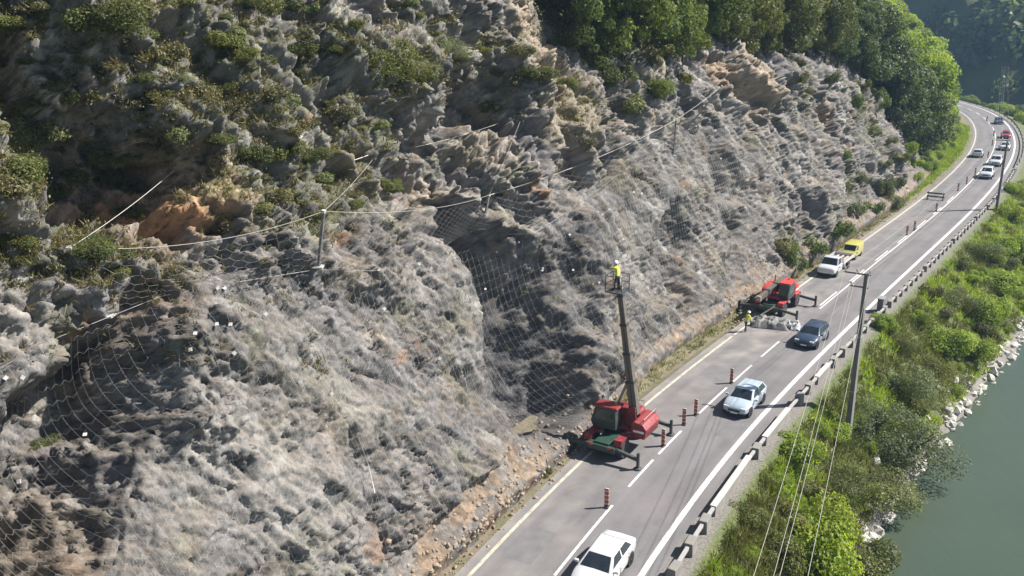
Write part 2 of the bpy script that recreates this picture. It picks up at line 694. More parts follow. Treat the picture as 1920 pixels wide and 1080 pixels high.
lay = fbm(np.stack([U_ / 7, V_ / 2.6, Wc / 3], 1), 4, 0.55, 80)
mott = fbm(P0 / 1.4, 4, 0.6, 84)
tone = fbm(P0 / 4.0, 3, 0.5, 88)
grey = np.array([0.146, 0.139, 0.131])
mauve = np.array([0.120, 0.115, 0.117])
pale = np.array([0.245, 0.234, 0.218])
tan = np.array([0.235, 0.190, 0.138])
rust = np.array([0.20, 0.11, 0.06])
soilc = np.array([0.255, 0.185, 0.125])
moss = np.array([0.060, 0.066, 0.026])
dark = np.array([0.10, 0.095, 0.092])
Cc = np.ones((len(gs), 3)) * grey


def blend(C, m, c):
    m = np.clip(m, 0, 1)[:, None]
    return C * (1 - m) + c * m


Cc = blend(Cc, sstep(-0.1, 0.3, lay) * 0.75, mauve)
Cc = blend(Cc, sstep(0.06, 0.42, tone) * 0.55, tan * 0.9)
Cc = blend(Cc, sstep(0.1, 0.4, fbm(P0 / 3.1, 3, 0.55, 93)) * 0.5, np.array([0.125, 0.122, 0.075]))
Cc = blend(Cc, sstep(0.12, 0.45, -lay) * 0.75, pale)
Cc *= (0.82 + 0.36 * _U[i2, 1])[:, None] * (0.74 + 0.52 * _U[i3, 0])[:, None] * (0.80 + 0.36 * _U[i5, 2])[:, None]
Cc = blend(Cc, sstep(0.3, 0.6, fbm(P0 / 2.2, 3, 0.5, 91)) * 0.7, rust)
for px, py, r, c, k in [
    (1020, 60, 4.0, tan * 1.05, 0.7), (1080, 180, 3.5, tan, 0.6), (960, 260, 2.0, tan * 0.9, 0.5), (250, 310, 0.8, soilc * 1.1, 0.7),
    (1400, 170, 3.4, tan * 1.15, 0.85), (1350, 130, 1.8, soilc, 0.8), (1000, 40, 3.0, tan, 0.7), (1060, 20, 1.6, rust * 1.3, 0.85),
    (1060, 230, 3.0, tan * 0.95, 0.6), (345, 365, 1.7, rust * 1.45, 0.95), (290, 350, 0.9, soilc * 1.1, 0.8), (400, 330, 1.4, soilc * 1.2, 0.9), (440, 380, 0.9, soilc, 0.6), (300, 450, 1.0, soilc, 0.6),
    (330, 560, 0.9, soilc * 1.05, 0.6), (700, 290, 0.9, soilc * 0.9, 0.6), (830, 340, 1.0, soilc, 0.6), (320, 250, 0.8, soilc * 0.9, 0.5),
    (450, 880, 3.2, pale * 1.05, 0.65), (600, 700, 2.4, pale, 0.4), (330, 720, 1.0, pale * 1.1, 0.7), (20, 1000, 1.4, pale * 1.05, 0.8), (780, 560, 1.2, pale, 0.5),
    (1560, 220, 2.5, soilc, 0.7), (1490, 330, 2.5, pale * 0.95, 0.5), (1340, 450, 2.2, pale * 0.9, 0.4), (1430, 540, 2.2, soilc, 0.7),
    (550, 960, 1.5, pale * 1.1, 0.6), (650, 1000, 1.6, pale * 0.9, 0.5), (1020, 460, 0.9, pale, 0.6),
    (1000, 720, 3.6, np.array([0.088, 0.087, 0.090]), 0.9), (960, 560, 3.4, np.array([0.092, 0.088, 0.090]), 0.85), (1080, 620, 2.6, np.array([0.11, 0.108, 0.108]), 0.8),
    (30, 560, 0.5, pale * 1.3, 0.8)]:
    Cc = blend(Cc, patch(px, py, r) * k * sstep(-0.55, 0.25, mott + 0.12), c)
Cc *= (0.88 + 0.26 * crag)[:, None]          # the netted slab is toned darker than the crag above it
# fresh rubble
Cc = blend(Cc, isap * 0.9 * (a_h > 0.15), (soilc * 0.8 * sstep(-0.2, 0.3, mott)[:, None] + grey * 0.95 * (1 - sstep(-0.2, 0.3, mott))[:, None]) * (0.6 + 0.7 * _U[i4, 2])[:, None])
Cc *= (0.88 + 0.24 * sstep(-0.3, 0.3, fine))[:, None] * (0.95 + 0.10 * sstep(-0.35, 0.35, grain))[:, None] * (0.78 + 0.44 * _U[i4, 4])[:, None]

# normals of the finished sheet, for what settles on ledges
G3 = Vt.reshape(ns_, nt_, 3)
nrm = sheet_normals(Vt)
up = nrm[:, 2]

veg = np.zeros(len(gs))
for px, py, r, k in [(330, 60, 5.0, 0.9), (620, 140, 4.5, 1.0), (60, 330, 2.6, 1.0), (520, 300, 3.2, 1.0), (200, 420, 1.8, 0.8), (820, 60, 3.2, 0.9),
                     (700, 250, 2.5, 0.9), (1180, 120, 3.5, 0.8), (120, 100, 3.0, 0.9), (470, 200, 3.0, 1.0), (1500, 160, 4, 0.5), (1620, 220, 5, 0.7), (420, 330, 2.0, 0.8), (620, 350, 2.2, 0.8),
                     (1600, 330, 4, 0.6), (1480, 470, 2.5, 0.6), (1560, 430, 3, 0.6), (580, 740, 1.4, 0.35), (830, 710, 1.0, 0.3), (560, 1040, 1.2, 0.4), (960, 120, 3, 0.5), (1080, 200, 3.5, 0.45), (300, 470, 1.6, .5)]:
    veg = np.maximum(veg, patch(px, py, r, 0.6) * k)
veg = np.maximum(veg, np.clip(top_soft + far_soft, 0, 1))
vegm = np.clip(veg * sstep(0.15, 0.62, up + 0.35 * mott) * 1.15, 0, 1)
Cc = blend(Cc, vegm * 0.88, moss * (0.8 + 0.9 * sstep(-0.3, 0.4, mott))[:, None])
Cc = blend(Cc, sstep(0.62, 0.9, up) * (1 - veg) * 0.25, soilc * 0.9)
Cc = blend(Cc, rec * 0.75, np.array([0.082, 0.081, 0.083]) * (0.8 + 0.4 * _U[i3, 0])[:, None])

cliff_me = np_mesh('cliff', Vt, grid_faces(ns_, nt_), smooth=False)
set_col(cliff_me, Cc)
cm, nt, b = new_mat('rock_face')
at = nt.nodes.new('ShaderNodeAttribute')
at.attribute_name = 'Col'
f = ramp(nt, noise_tex(nt, 7.0, 6, 0.7), [(0.3, 0.76), (0.7, 1.24)])
c_ = mixcol(nt, 1.0, at.outputs['Color'], f, 'MULTIPLY')
nt.links.new(c_, b.inputs['Base Color'])
b.inputs['Roughness'].default_value = 0.9
b.inputs['Specular IOR Level'].default_value = 0.2
bump(nt, b, noise_tex(nt, 5.0, 8, 0.68), 0.75, 0.09)
cliff = tag(link('cliff', cliff_me, cm), kind='structure')
CB = BVHTree.FromPolygons(Vt[::1].tolist(), grid_faces(ns_, nt_).tolist())


def cliff_hit(px, py, lift=0.0):
    o, d = ray(px, py)
    h = CB.ray_cast(o, d)
    if h[0] is None:
        return None
    return h[0] - d * lift


def cliff_st(s, t):
    """point of the finished sheet nearest to (s, t)"""
    i = int(np.clip(np.searchsorted(ss, s), 0, ns_ - 1))
    j = int(np.clip(np.searchsorted(tt, t), 0, nt_ - 1))
    return Vector(G3[i, j]), Vector(nrm[i * nt_ + j])
# ------------------------------------------------------------------ road, markings, verge, river bank, river
def strip(name, s0, s1, n_list, z_list, step, mat, kind=None, parent=None):
    s = np.arange(s0, s1 + step * 0.5, step)
    k = len(n_list)
    n = np.tile(n_list, (len(s), 1))
    x, y = road_np(np.repeat(s, k), n.ravel())
    V = np.stack([x, y, np.tile(z_list, len(s))], 1)
    o = link(name, np_mesh(name, V, grid_faces(len(s), k)[:, ::-1]), mat, parent)
    if kind:
        o['kind'] = kind
    return o


am, nt, b = new_mat('asphalt')
tcr = nt.nodes.new('ShaderNodeAttribute')
tcr.attribute_name = 'Col'
n1 = ramp(nt, noise_tex(nt, 0.35, 5, 0.6), [(0.3, 0.86), (0.7, 1.12)])
n2 = ramp(nt, noise_tex(nt, 18, 4, 0.7), [(0.3, 0.88), (0.7, 1.12)])
c = mixcol(nt, 1.0, tcr.outputs['Color'], n1, 'MULTIPLY')
c = mixcol(nt, 1.0, c, n2, 'MULTIPLY')
nt.links.new(c, b.inputs['Base Color'])
b.inputs['Roughness'].default_value = 0.85
b.inputs['Specular IOR Level'].default_value = 0.25
bump(nt, b, noise_tex(nt, 60, 3, 0.7), 0.25, 0.01)

rs = np.arange(-60, 380, 0.4)
rn = np.linspace(-4.35, 4.25, 34)
x, y = road_np(np.repeat(rs, len(rn)), np.tile(rn, len(rs)))
PS = np.repeat(rs, len(rn))
PN = np.tile(rn, len(rs))
Pr = np.stack([PS, PN, np.zeros_like(PS)], 1)
zc = 0.03 * (1 - (PN / 4.3) ** 2)
asph = np.array([0.146, 0.139, 0.141])
dust = np.array([0.28, 0.255, 0.225])
CR = np.ones((len(PS), 3)) * asph
# tyre tracks darker, lane middles paler; long drawn-out wear
trk = sum(np.exp(-((PN - q) / 0.42) ** 2) for q in (-2.75, -1.05, 1.0, 2.7))
lon = fbm(np.stack([PS / 14, PN / 0.5, np.zeros_like(PS)], 1), 4, 0.55, 101)
CR *= (1.05 - 0.16 * trk + 0.30 * lon)[:, None]
CR = CR * (1 - 0.3 * sstep(0.0, 0.3, fbm(Pr / 7, 3, 0.5, 103)))[:, None] + (0.3 * sstep(0.0, 0.3, fbm(Pr / 7, 3, 0.5, 103)))[:, None] * asph * np.array([1.12, 1.02, 1.0])
# dust left by the works on the closed lane
work = np.clip(np.interp(PS, [-14, -6, 8, 20, 26, 34, 60, 84, 96], [0.2, 0.4, 0.35, 0.5, 0.85, 0.7, 0.35, 0.4, 0]), 0, 1) * sstep(-0.6, 1.2, PN)
edge = np.exp(-np.clip(4.3 - PN, 0, 9) / 0.5) * np.interp(PS, [-30, 0, 90, 110], [0.5, 0.6, 0.7, 0.1])
dm = np.clip(work * sstep(-0.25, 0.5, fbm(Pr / 1.8, 4, 0.6, 107)) + edge * 0.9 * sstep(-0.5, 0.3, fbm(Pr / 0.9, 3, 0.6, 109)), 0, 0.9)
CR = blend(CR, dm, dust)
road_me = np_mesh('road', np.stack([x, y, zc], 1), grid_faces(len(rs), len(rn))[:, ::-1], smooth=True)
set_col(road_me, CR)
road = tag(link('road', road_me, am), kind='structure')

pm, nt, b = new_mat('road_paint')
w = ramp(nt, noise_tex(nt, 4.0, 8, 0.8), [(0.36, 0.0), (0.54, 1.0)])
c = mixcol(nt, w, (0.28, 0.265, 0.25), (0.60, 0.58, 0.57))
nt.links.new(c, b.inputs['Base Color'])
b.inputs['Roughness'].default_value = 0.7
pd, nt, b = new_mat('dusty_road_paint')
w = ramp(nt, noise_tex(nt, 3.0, 6, 0.75), [(0.35, 0.0), (0.6, 1.0)])
c = mixcol(nt, w, (0.27, 0.24, 0.19), (0.48, 0.45, 0.36))
nt.links.new(c, b.inputs['Base Color'])
b.inputs['Roughness'].default_value = 0.8


def zr(n):
    return 0.03 * (1 - (n / 4.3) ** 2) + 0.005


def mark(s0, s1, n, wd, mat, name='road_marking'):
    L = s1 - s0
    strip(name, s0, s1, [n - wd / 2, n + wd / 2], [zr(n - wd / 2), zr(n + wd / 2)], min(1.0, L / 4), mat, parent=road)


mark(-58, 378, -3.62, 0.30, pm)
mark(-58, 26.5, 3.62, 0.20, pd)
mark(26.5, 40, 3.62, 0.2, pd)
mark(41, 378, 3.62, 0.24, pd)
# centre: dashes near, then a solid line beside short strokes further on
s = -22.5
DASH = [(-20.5, -14.3), (-9.2, -2.6), (0.0, 3.6), (4.4, 8.0), (11.0, 15.6), (17.2, 21.0), (23.0, 27.5)]
for a, e in DASH:
    mark(a, e, 0.0, 0.15, pm)
mark(37, 190, -0.12, 0.15, pm)
s = 38.0
while s < 96:
    mark(s, s + 5.4, 0.16, 0.15, pm)
    s += 9.2
s = 196
while s < 300:
    mark(s, s + 5, 0, 0.18, pm)
    s += 11

# repairs and sealed cracks in the asphalt
dk = paint('patch_asphalt', (0.132, 0.127, 0.129), 0.9, 0, 0.15, 1.2, bumps=0.3)
seal = paint('crack_sealant', (0.08, 0.08, 0.082), 0.7, 0, 0.2, 3)
gp_ = random.Random(44)
for (s0, s1, n0_, n1_) in [(-7, -3.2, -2.9, -1.6), (8.6, 14.5, -3.1, -2.0), (17, 19.4, 0.7, 2.6), (24, 33, -1.4, -0.6), (46, 52, -3.2, -1.7), (62, 70, 0.6, 1.5), (-9, -6, 1.4, 3.0), (82, 90, -2.4, -1.2)]:
    na, nb = n0_, n1_
    strip('road_patch', s0, s1, [na, (na + nb) / 2, nb], [zr(na) - 0.002, zr((na + nb) / 2) - 0.002, zr(nb) - 0.002], 0.5, dk, parent=road)
for k in range(9):
    s0 = gp_.uniform(-10, 80)
    L_ = gp_.uniform(1.5, 7)
    nn_ = gp_.uniform(-3.3, 3.3)
    lon_ = gp_.random() < 0.55
    VV, FF = [], []
    m_ = 14
    for i in range(m_ + 1):
        if lon_:
            a_, c_2 = s0 + L_ * i / m_, nn_ + 0.25 * math.sin(i * 0.7 + k) + gp_.uniform(-.06, .06)
        else:
            a_, c_2 = s0 + 0.4 * math.sin(i * 0.6 + k) + gp_.uniform(-.06, .06), -3.4 + 6.8 * i / m_ * min(1, L_ / 4)
        w_ = gp_.uniform(.010, .022)
        for sg in (-1, 1):
            p = road_pt(a_ + (0 if lon_ else sg * w_), c_2 + (sg * w_ if lon_ else 0), 0)
            VV.append((p.x, p.y, float(zr(c_2)) - 0.001))
    FF = [(2 * i, 2 * i + 1, 2 * i + 3, 2 * i + 2) for i in range(m_)]
    MB().add(VV, FF).build('crack_seal', seal, road)

# ditch and verge between asphalt and rock
vm, nt, b = new_mat('verge_soil')
f1 = ramp(nt, noise_tex(nt, 0.8, 6, 0.7), [(0.35, 0.0), (0.65, 1.0)])
c = mixcol(nt, f1, (0.19, 0.155, 0.11), (0.12, 0.115, 0.057))
f2 = ramp(nt, noise_tex(nt, 9, 5, 0.7), [(0.3, 0.7), (0.7, 1.3)])
c = mixcol(nt, 1.0, c, f2, 'MULTIPLY')
nt.links.new(c, b.inputs['Base Color'])
b.inputs['Roughness'].default_value = 0.95
bump(nt, b, noise_tex(nt, 6, 6, 0.7), 0.8, 0.08)
vs_ = np.arange(-60, 380, 0.4)
vn = np.linspace(4.15, 9.5, 20)
PS = np.repeat(vs_, len(vn))
PN = np.tile(vn, len(vs_))
x, y = road_np(PS, PN)
z = -0.03 - 0.22 * np.exp(-((PN - 4.9) / 0.4) ** 2) * np.interp(PS, [4, 10, 30, 36], [0.2, 1, 1, 0.2]) + 0.05 * fbm(np.stack([PS, PN, PN * 0], 1) / 0.7, 3, 0.5, 120)
z = np.where(PN < 4.3, -0.01, z)
tag(link('verge', np_mesh('verge', np.stack([x, y, z], 1), grid_faces(len(vs_), len(vn))[:, ::-1]), vm), kind='structure')

# river bank
RIV = -6.6


def shore_n(s):
    return np.interp(s, [-60, 0, 11, 17, 28, 45, 60, 90, 130, 180, 400], [-12.0, -11.5, -11.4, -11.2, -12.2, -13.6, -14.6, -17, -20, -26, -30])


bs_ = np.arange(-60, 380, 0.45)
bu = np.linspace(0, 1, 44)
PS = np.repeat(bs_, len(bu))
PU = np.tile(bu, len(bs_))
n0 = -4.25
sh = shore_n(PS)
PN = n0 + (sh - 2.2 - n0) * PU
dn = (n0 - 1.5 - PN) / (n0 - 1.5 - sh)
z = np.where(dn < 0, -0.02, RIV * np.clip(dn, 0, 1.3) ** 1.05)
pb = np.stack([PS, PN, z], 1)
wv = sstep(0.05, 0.3, dn)
z = z + wv * (fbm(pb / 4, 4, 0.55, 130) * 0.8 + fbm(pb / 1.2, 3, 0.5, 133) * 0.18)
x, y = road_np(PS, PN)
gmt, nt, b = new_mat('bank_ground')
f1 = ramp(nt, noise_tex(nt, 0.5, 6, 0.65), [(0.35, 0.0), (0.65, 1.0)])
c = mixcol(nt, f1, (0.060, 0.085, 0.020), (0.105, 0.115, 0.042))
at = nt.nodes.new('ShaderNodeAttribute')
at.attribute_name = 'Col'
c = mixcol(nt, at.outputs['Fac'], c, (0.17, 0.157, 0.14))
f2 = ramp(nt, noise_tex(nt, 7, 5, 0.7), [(0.3, 0.6), (0.7, 1.4)])
c = mixcol(nt, 1.0, c, f2, 'MULTIPLY')
nt.links.new(c, b.inputs['Base Color'])
b.inputs['Roughness'].default_value = 0.95
bump(nt, b, noise_tex(nt, 5, 6, 0.7), 0.8, 0.1)
bank_me = np_mesh('river_bank', np.stack([x, y, z], 1), grid_faces(len(bs_), len(bu)))
gravel = np.clip(sstep(0.02, -0.05, dn) + sstep(0.78, 0.92, dn), 0, 1)
set_col(bank_me, np.repeat(gravel[:, None], 3, 1))
bank = tag(link('river_bank', bank_me, gmt), kind='structure')
BB = BVHTree.FromPolygons(np.stack([x, y, z], 1).tolist(), grid_faces(len(bs_), len(bu)).tolist())


def bank_pt(s, n):
    p = road_pt(s, n, 30)
    h = BB.ray_cast(p, Vector((0, 0, -1)))
    return h[0] if h[0] else road_pt(s, n, RIV)


def bank_hit(px, py):
    o, d = ray(px, py)
    h = BB.ray_cast(o, d)
    return h[0]


wm, nt, b = new_mat('river_water')
f1 = ramp(nt, noise_tex(nt, 0.04, 4, 0.6), [(0.3, 0.0), (0.7, 1.0)])
c = mixcol(nt, f1, (0.040, 0.058, 0.040), (0.054, 0.073, 0.051))
nt.links.new(c, b.inputs['Base Color'])
b.inputs['Roughness'].default_value = 0.32
b.inputs['IOR'].default_value = 1.33
bump(nt, b, noise_tex(nt, 1.1, 6, 0.65, stretch=(1, 0.45, 1, 0, 0, 0.6)), 0.22, 0.15)
ws2 = np.arange(-80, 380, 4.0)
wn2 = np.array([0, 12, 40, 90.0])
PS = np.repeat(ws2, 4)
PN = shore_n(PS) + 6 - np.tile(wn2, len(ws2))
x, y = road_np(PS, PN)
river_me = np_mesh('river', np.stack([x, y, np.full(len(x), RIV)], 1), grid_faces(len(ws2), 4), smooth=True)
tag(link('river', river_me, wm), kind='structure')
gm2 = paint('far_ground', (0.07, 0.085, 0.03), 0.95, scale=0.05, var=0.3)
G = 1500
gnd = MB().add([(-G, -G, -11), (G, -G, -11), (G, G, -11), (-G, G, -11)], [(0, 1, 2, 3)]).build('ground', gm2)
tag(gnd, kind='structure')
# ------------------------------------------------------------------ vegetation
def leaf_quads(C, Nn, size, g, aspect=0.6, tint=None):
    """one folded-free quad per leaf"""
    n = len(C)
    r = g.normal(size=(n, 3))
    t = np.cross(Nn, r)
    t /= np.linalg.norm(t, axis=1)[:, None] + 1e-9
    b = np.cross(Nn, t)
    t = t * (size * 0.5)[:, None]
    b = b * (size * 0.5 * aspect)[:, None]
    V = np.stack([C - t, C - b * 1.0 - t * 0.1, C + t, C + b * 1.0 - t * 0.1], 1).reshape(-1, 3)
    F = np.arange(4 * n).reshape(n, 4)
    tint = np.ones((n, 3)) if tint is None else tint
    return V, F, np.repeat(tint, 4, 0)


def crown_mesh(name, lobes, n, size, seed, aspect=0.6, droop=0.0, inner=0.25, spread=0.8):
    g = np.random.default_rng(seed)
    vol = np.array([l[3] * l[4] * l[5] for l in lobes]) ** 0.75
    pick = g.choice(len(lobes), n, p=vol / vol.sum())
    L = np.array(lobes)[pick]
    d = g.normal(size=(n, 3))
    d /= np.linalg.norm(d, axis=1)[:, None]
    rad = np.where(g.random(n) < inner, g.random(n) ** 0.5, 0.82 + 0.22 * g.random(n))
    nz = perlin(d * 2.3 + L[:, :3] * 3, seed % 50)
    C = L[:, :3] + d * L[:, 3:6] * (rad * (1 + 0.35 * nz))[:, None]
    Nn = d * (1 - spread * 0.5) + g.normal(size=(n, 3)) * spread * 0.6 + np.array([0, 0, 0.25 - droop])
    Nn /= np.linalg.norm(Nn, axis=1)[:, None]
    lt = g.random(len(lobes)) * 0.5 + 0.75
    t = lt[pick] * (0.75 + 0.5 * g.random(n))
    hue = g.normal(size=n) * 0.06
    tint = np.stack([t * (1 + hue), t, t * (1 - hue * 0.5)], 1)
    V, F, T = leaf_quads(C, Nn, size * (0.6 + 0.8 * g.random(n)), g, aspect, tint)
    me = np_mesh(name, V, F)
    set_col(me, T)
    return me


def lobes_bush(seed, k=7, flat=0.75):
    g = np.random.default_rng(seed)
    out = []
    for i in range(k):
        a, r = g.random() * 6.283, 0.15 + 0.55 * g.random()
        q = 0.20 + 0.30 * g.random()
        out.append((math.cos(a) * r * 1.1, math.sin(a) * r * 1.1, 0.25 + 0.55 * g.random() * flat, q, q, q * (0.7 + 0.3 * g.random())))
    return out


def lobes_tree(seed, h=1.0, k=14, wide=0.34, base=0.28):
    g = np.random.default_rng(seed)
    out = []
    for i in range(k):
        f = (i + 0.5) / k
        zc = base + (h - base) * f
        rr = wide * math.sin(math.pi * min(0.97, 0.22 + 0.78 * f)) ** 0.7
        a = i * 2.4 + g.random()
        q = 0.055 + 0.13 * g.random() ** 1.3
        rj = rr * (0.35 + 0.65 * g.random())
        out.append((math.cos(a) * rj, math.sin(a) * rj, zc, q, q, q * 0.75))
    return out


def trunk_mesh(name, seed, h=0.8, r=0.02, limbs=7, lobes=None):
    g = random.Random(seed)
    m = MB()
    pts = [Vector((0, 0, -0.06))]
    for i in range(1, 7):
        pts.append(Vector((g.uniform(-.02, .02), g.uniform(-.02, .02), h * i / 6)))
    m.tube(pts, [r * (1 - 0.8 * i / 6) for i in range(7)], 7)
    if lobes:
        for l in lobes[::max(1, len(lobes) // limbs)]:
            z0 = max(0.12, l[2] - 0.16)
            k = min(int(z0 / h * 6), 5)
            a = pts[k].lerp(pts[k + 1], 0.5)
            b = Vector(l[:3])
            m.tube([a, a.lerp(b, 0.5) + Vector((0, 0, 0.02)), b], [r * 0.45, r * 0.3, r * 0.1], 5, False)
    return m.mesh(name, smooth=True)


bark = paint('bark', (0.10, 0.08, 0.06), 0.9, scale=6, var=0.3, bumps=0.5)
L_lime = leaf_mat('leaf_lime', (0.175, 0.245, 0.032), (0.250, 0.290, 0.058), 0.48)
L_green = leaf_mat('leaf_green', (0.092, 0.130, 0.036), (0.142, 0.174, 0.056), 0.45)
L_olive = leaf_mat('leaf_olive', (0.090, 0.108, 0.032), (0.140, 0.146, 0.054), 0.38)
L_grey = leaf_mat('leaf_grey_green', (0.105, 0.130, 0.062), (0.175, 0.190, 0.105), 0.35)
L_scrub = leaf_mat('leaf_scrub', (0.088, 0.088, 0.042), (0.138, 0.126, 0.068), 0.3)
L_dark = leaf_mat('leaf_dark', (0.072, 0.098, 0.042), (0.105, 0.128, 0.058), 0.4)
L_straw = leaf_mat('grass_straw', (0.155, 0.145, 0.055), (0.115, 0.130, 0.036), 0.35)

# shared crown meshes (unit size: bush radius ~1, tree height ~1)
BUSH = [crown_mesh('bush_leaves', lobes_bush(s, 11), 7500, 0.075, s, inner=0.3) for s in (11, 12, 13, 14)]
WILL = [crown_mesh('willow_leaves', lobes_bush(s, 13, 1.0), 7500, 0.062, s, aspect=0.35, inner=0.35) for s in (21, 22, 23)]
SCRB = [crown_mesh('scrub_leaves', lobes_bush(s, 6, 0.7), 1500, 0.13, s, aspect=0.5, inner=0.4) for s in (31, 32, 33, 34)]
TL = [lobes_tree(s, 1.0, 26, 0.38, 0.2) for s in (41, 42, 43, 44)]
TREE = [crown_mesh('tree_leaves', TL[i], 9500, 0.032, 141 + i) for i in range(4)]
TRUNK = [trunk_mesh('tree_trunk', 51 + i, 0.85, 0.016, 9, TL[i]) for i in range(4)]
BTR = []
for i in range(3):
    m = MB()
    g = random.Random(60 + i)
    for k in range(6):
        a = g.uniform(0, 6.28)
        m.tube([(0, 0, -0.15), (math.cos(a) * .2, math.sin(a) * .2, .35), (math.cos(a) * .5, math.sin(a) * .5, .7)], [.035, .022, .008], 5, False)
    BTR.append(m.mesh('stems'))

def leaf_obj(name, me, mat, parent):
    """foliage shares its mesh; the leaf material sits on the object"""
    if len(me.materials) == 0:
        me.materials.append(bark)
    o = link(name, me, None, parent)
    o.material_slots[0].link = 'OBJECT'
    o.material_slots[0].material = mat
    return o


_vi = [0]
ORD = ['first', 'second', 'third', 'fourth', 'fifth', 'sixth', 'seventh', 'eighth', 'ninth', 'tenth', 'eleventh', 'twelfth', 'thirteenth', 'fourteenth', 'fifteenth', 'sixteenth', 'seventeenth', 'eighteenth', 'nineteenth', 'twentieth']
LMK = [((60, 290), 'by the bushes at the left border'), ((90, 120), 'in the shaded hollow at the upper left'), ((250, 40), 'at the top border above the shaded hollow'), ((350, 180), 'on the rib right of the shaded hollow'),
       ((430, 70), 'high up left of the dark cleft'), ((560, 80), 'in the cleft left of the large bush'), ((725, 130), 'around the large bush above the nets'), ((640, 240), 'on the ledges below the large bush'),
       ((490, 270), 'above the orange slip'), ((350, 390), 'beside the orange slip and its boulder'), ((180, 430), 'behind the leftmost net post'), ((520, 380), 'just above the hexagon net'),
       ((700, 350), 'above the rope right of the middle post'), ((860, 60), 'at the top border right of the large bush'), ((870, 280), 'round the dark overhang'), ((1000, 130), 'on the tan slip under the wood'),
       ((1050, 250), 'on the stony slope above the long rope'), ((1180, 150), 'under the left end of the wood'), ((1300, 170), 'under the trees by the long inclined post'), ((1430, 180), 'on the bare tan crag'),
       ((1560, 180), 'near the top of the crag right of the tan patch'), ((1640, 230), 'on the overgrown spur at the far end'), ((1590, 340), 'on the far crag above the yellow van'), ((1500, 450), 'low on the crag behind the white pickup'),
       ((560, 740), 'on the netted spur'), ((830, 700), 'on the edge of the dark recess'), ((560, 1040), 'low on the spur at the bottom edge'), ((1250, 480), 'on the grey wall right of the boom')]


def landmark(px, py):
    return min(LMK, key=lambda l: (l[0][0] - px) ** 2 + (l[0][1] - py) ** 2)[1]




def shrub(name, pos, r, mesh, mat, label, cat='bush', group=None, sq=1.0, stems=True):
    _vi[0] += 1
    g = random.Random(_vi[0])
    o = empty(name, pos, g.uniform(0, 6.28))
    o.scale = (r * g.uniform(.85, 1.15), r * g.uniform(.85, 1.15), r * sq * g.uniform(.85, 1.15))
    leaf_obj('foliage', mesh, mat, o)
    if stems:
        leaf_obj('stem', BTR[_vi[0] % 3], bark, o)
    return tag(o, label, cat, group)


def tree(name, pos, h, i, mat, label, group=None, w=1.0):
    _vi[0] += 1
    g = random.Random(_vi[0])
    o = empty(name, pos, g.uniform(0, 6.28))
    o.scale = (h * w, h * w, h)
    leaf_obj('crown', TREE[i % 4], mat, o)
    leaf_obj('trunk', TRUNK[i % 4], bark, o)
    return tag(o, label, 'tree', group)


# --- bushes on the river bank (photo position of the middle of each bush, radius in metres)
G_B = 'bushes on the river bank'
BANKB = [
    # x, y, r, kind, label
    (1490, 845, 1.9, 'lime', 'bright green bush on the bank just left of the near concrete pole'),
    (1445, 885, 1.0, 'lime', 'small bright green bush beside the parapet below the light blue car'),
    (1535, 800, 1.0, 'lime', 'low bright green bush at the foot of the near concrete pole'),
    (1690, 850, 2.9, 'will', 'large grey green willow bush overhanging the river below the near pole'),
    (1630, 800, 1.7, 'will', 'grey green bush right beside the base of the near concrete pole'),
    (1660, 935, 2.0, 'will', 'grey green bush whose branches reach the water at the white stones'),
    (1575, 905, 1.7, 'grey', 'dark leafy bush under the three power lines'),
    (1540, 1035, 2.1, 'lime', 'broad green bush at the bottom edge under the power lines'),
    (1460, 1050, 1.3, 'olive', 'olive bush at the bottom edge beside the end of the rail'),
    (1360, 1065, 0.9, 'lime', 'small vivid green bush at the very bottom beside the parapet'),
    (1620, 1060, 1.6, 'olive', 'olive bush at the bottom edge above the riverside stones'),
    (1400, 960, 1.1, 'olive', 'low olive bush on the slope under the white rail'),
    (1470, 960, 1.2, 'straw', 'dry yellowish bush on the slope left of the power lines'),
    (1700, 735, 1.9, 'will', 'grey green bush on the slope right of the middle of the near pole'),
    (1745, 700, 1.7, 'grey', 'grey leafy bush near the water halfway along the bank'),
    (1690, 640, 1.6, 'grey', 'dark grey green bush standing in the bright bushes behind the near pole'),
    (1655, 600, 1.4, 'lime', 'bright green bush beside the parapet behind the near pole'),
    (1715, 590, 1.5, 'lime', 'bright green bush in the middle of the bank behind the near pole'),
    (1770, 640, 1.6, 'lime', 'bright green bush close to the pale riverside stones'),
    (1820, 655, 1.4, 'lime', 'bright green bush at the water edge nearest the right border'),
    (1640, 690, 1.1, 'straw', 'dry grassy bush just right of the near pole halfway up'),
    (1740, 545, 1.4, 'straw', 'dry yellow green bush by the parapet below the row of stone blocks'),
    (1790, 560, 1.5, 'grey', 'dark bush on the bank level with the white pickup'),
    (1850, 590, 1.8, 'lime', 'large bright bush at the right border above the stones'),
    (1870, 530, 1.8, 'lime', 'bright green bush at the right border level with the yellow van'),
    (1800, 490, 1.5, 'straw', 'dry grassy bush on the bank beside the stone blocks'),
    (1845, 470, 1.6, 'grey', 'dark green bush below the second pole'),
    (1890, 460, 1.9, 'lime', 'bright bush at the right border below the second pole'),
    (1855, 420, 1.3, 'lime', 'small bright bush at the foot of the second pole'),
    (1895, 400, 1.8, 'lime', 'bright bush at the right border just behind the second pole'),
    (1900, 350, 1.8, 'lime', 'bright bush at the right border behind the bend in the parapet'),
]
KM = {'lime': (BUSH, L_lime), 'will': (WILL, L_grey), 'olive': (BUSH, L_olive), 'grey': (WILL, L_olive), 'straw': (SCRB, L_straw)}
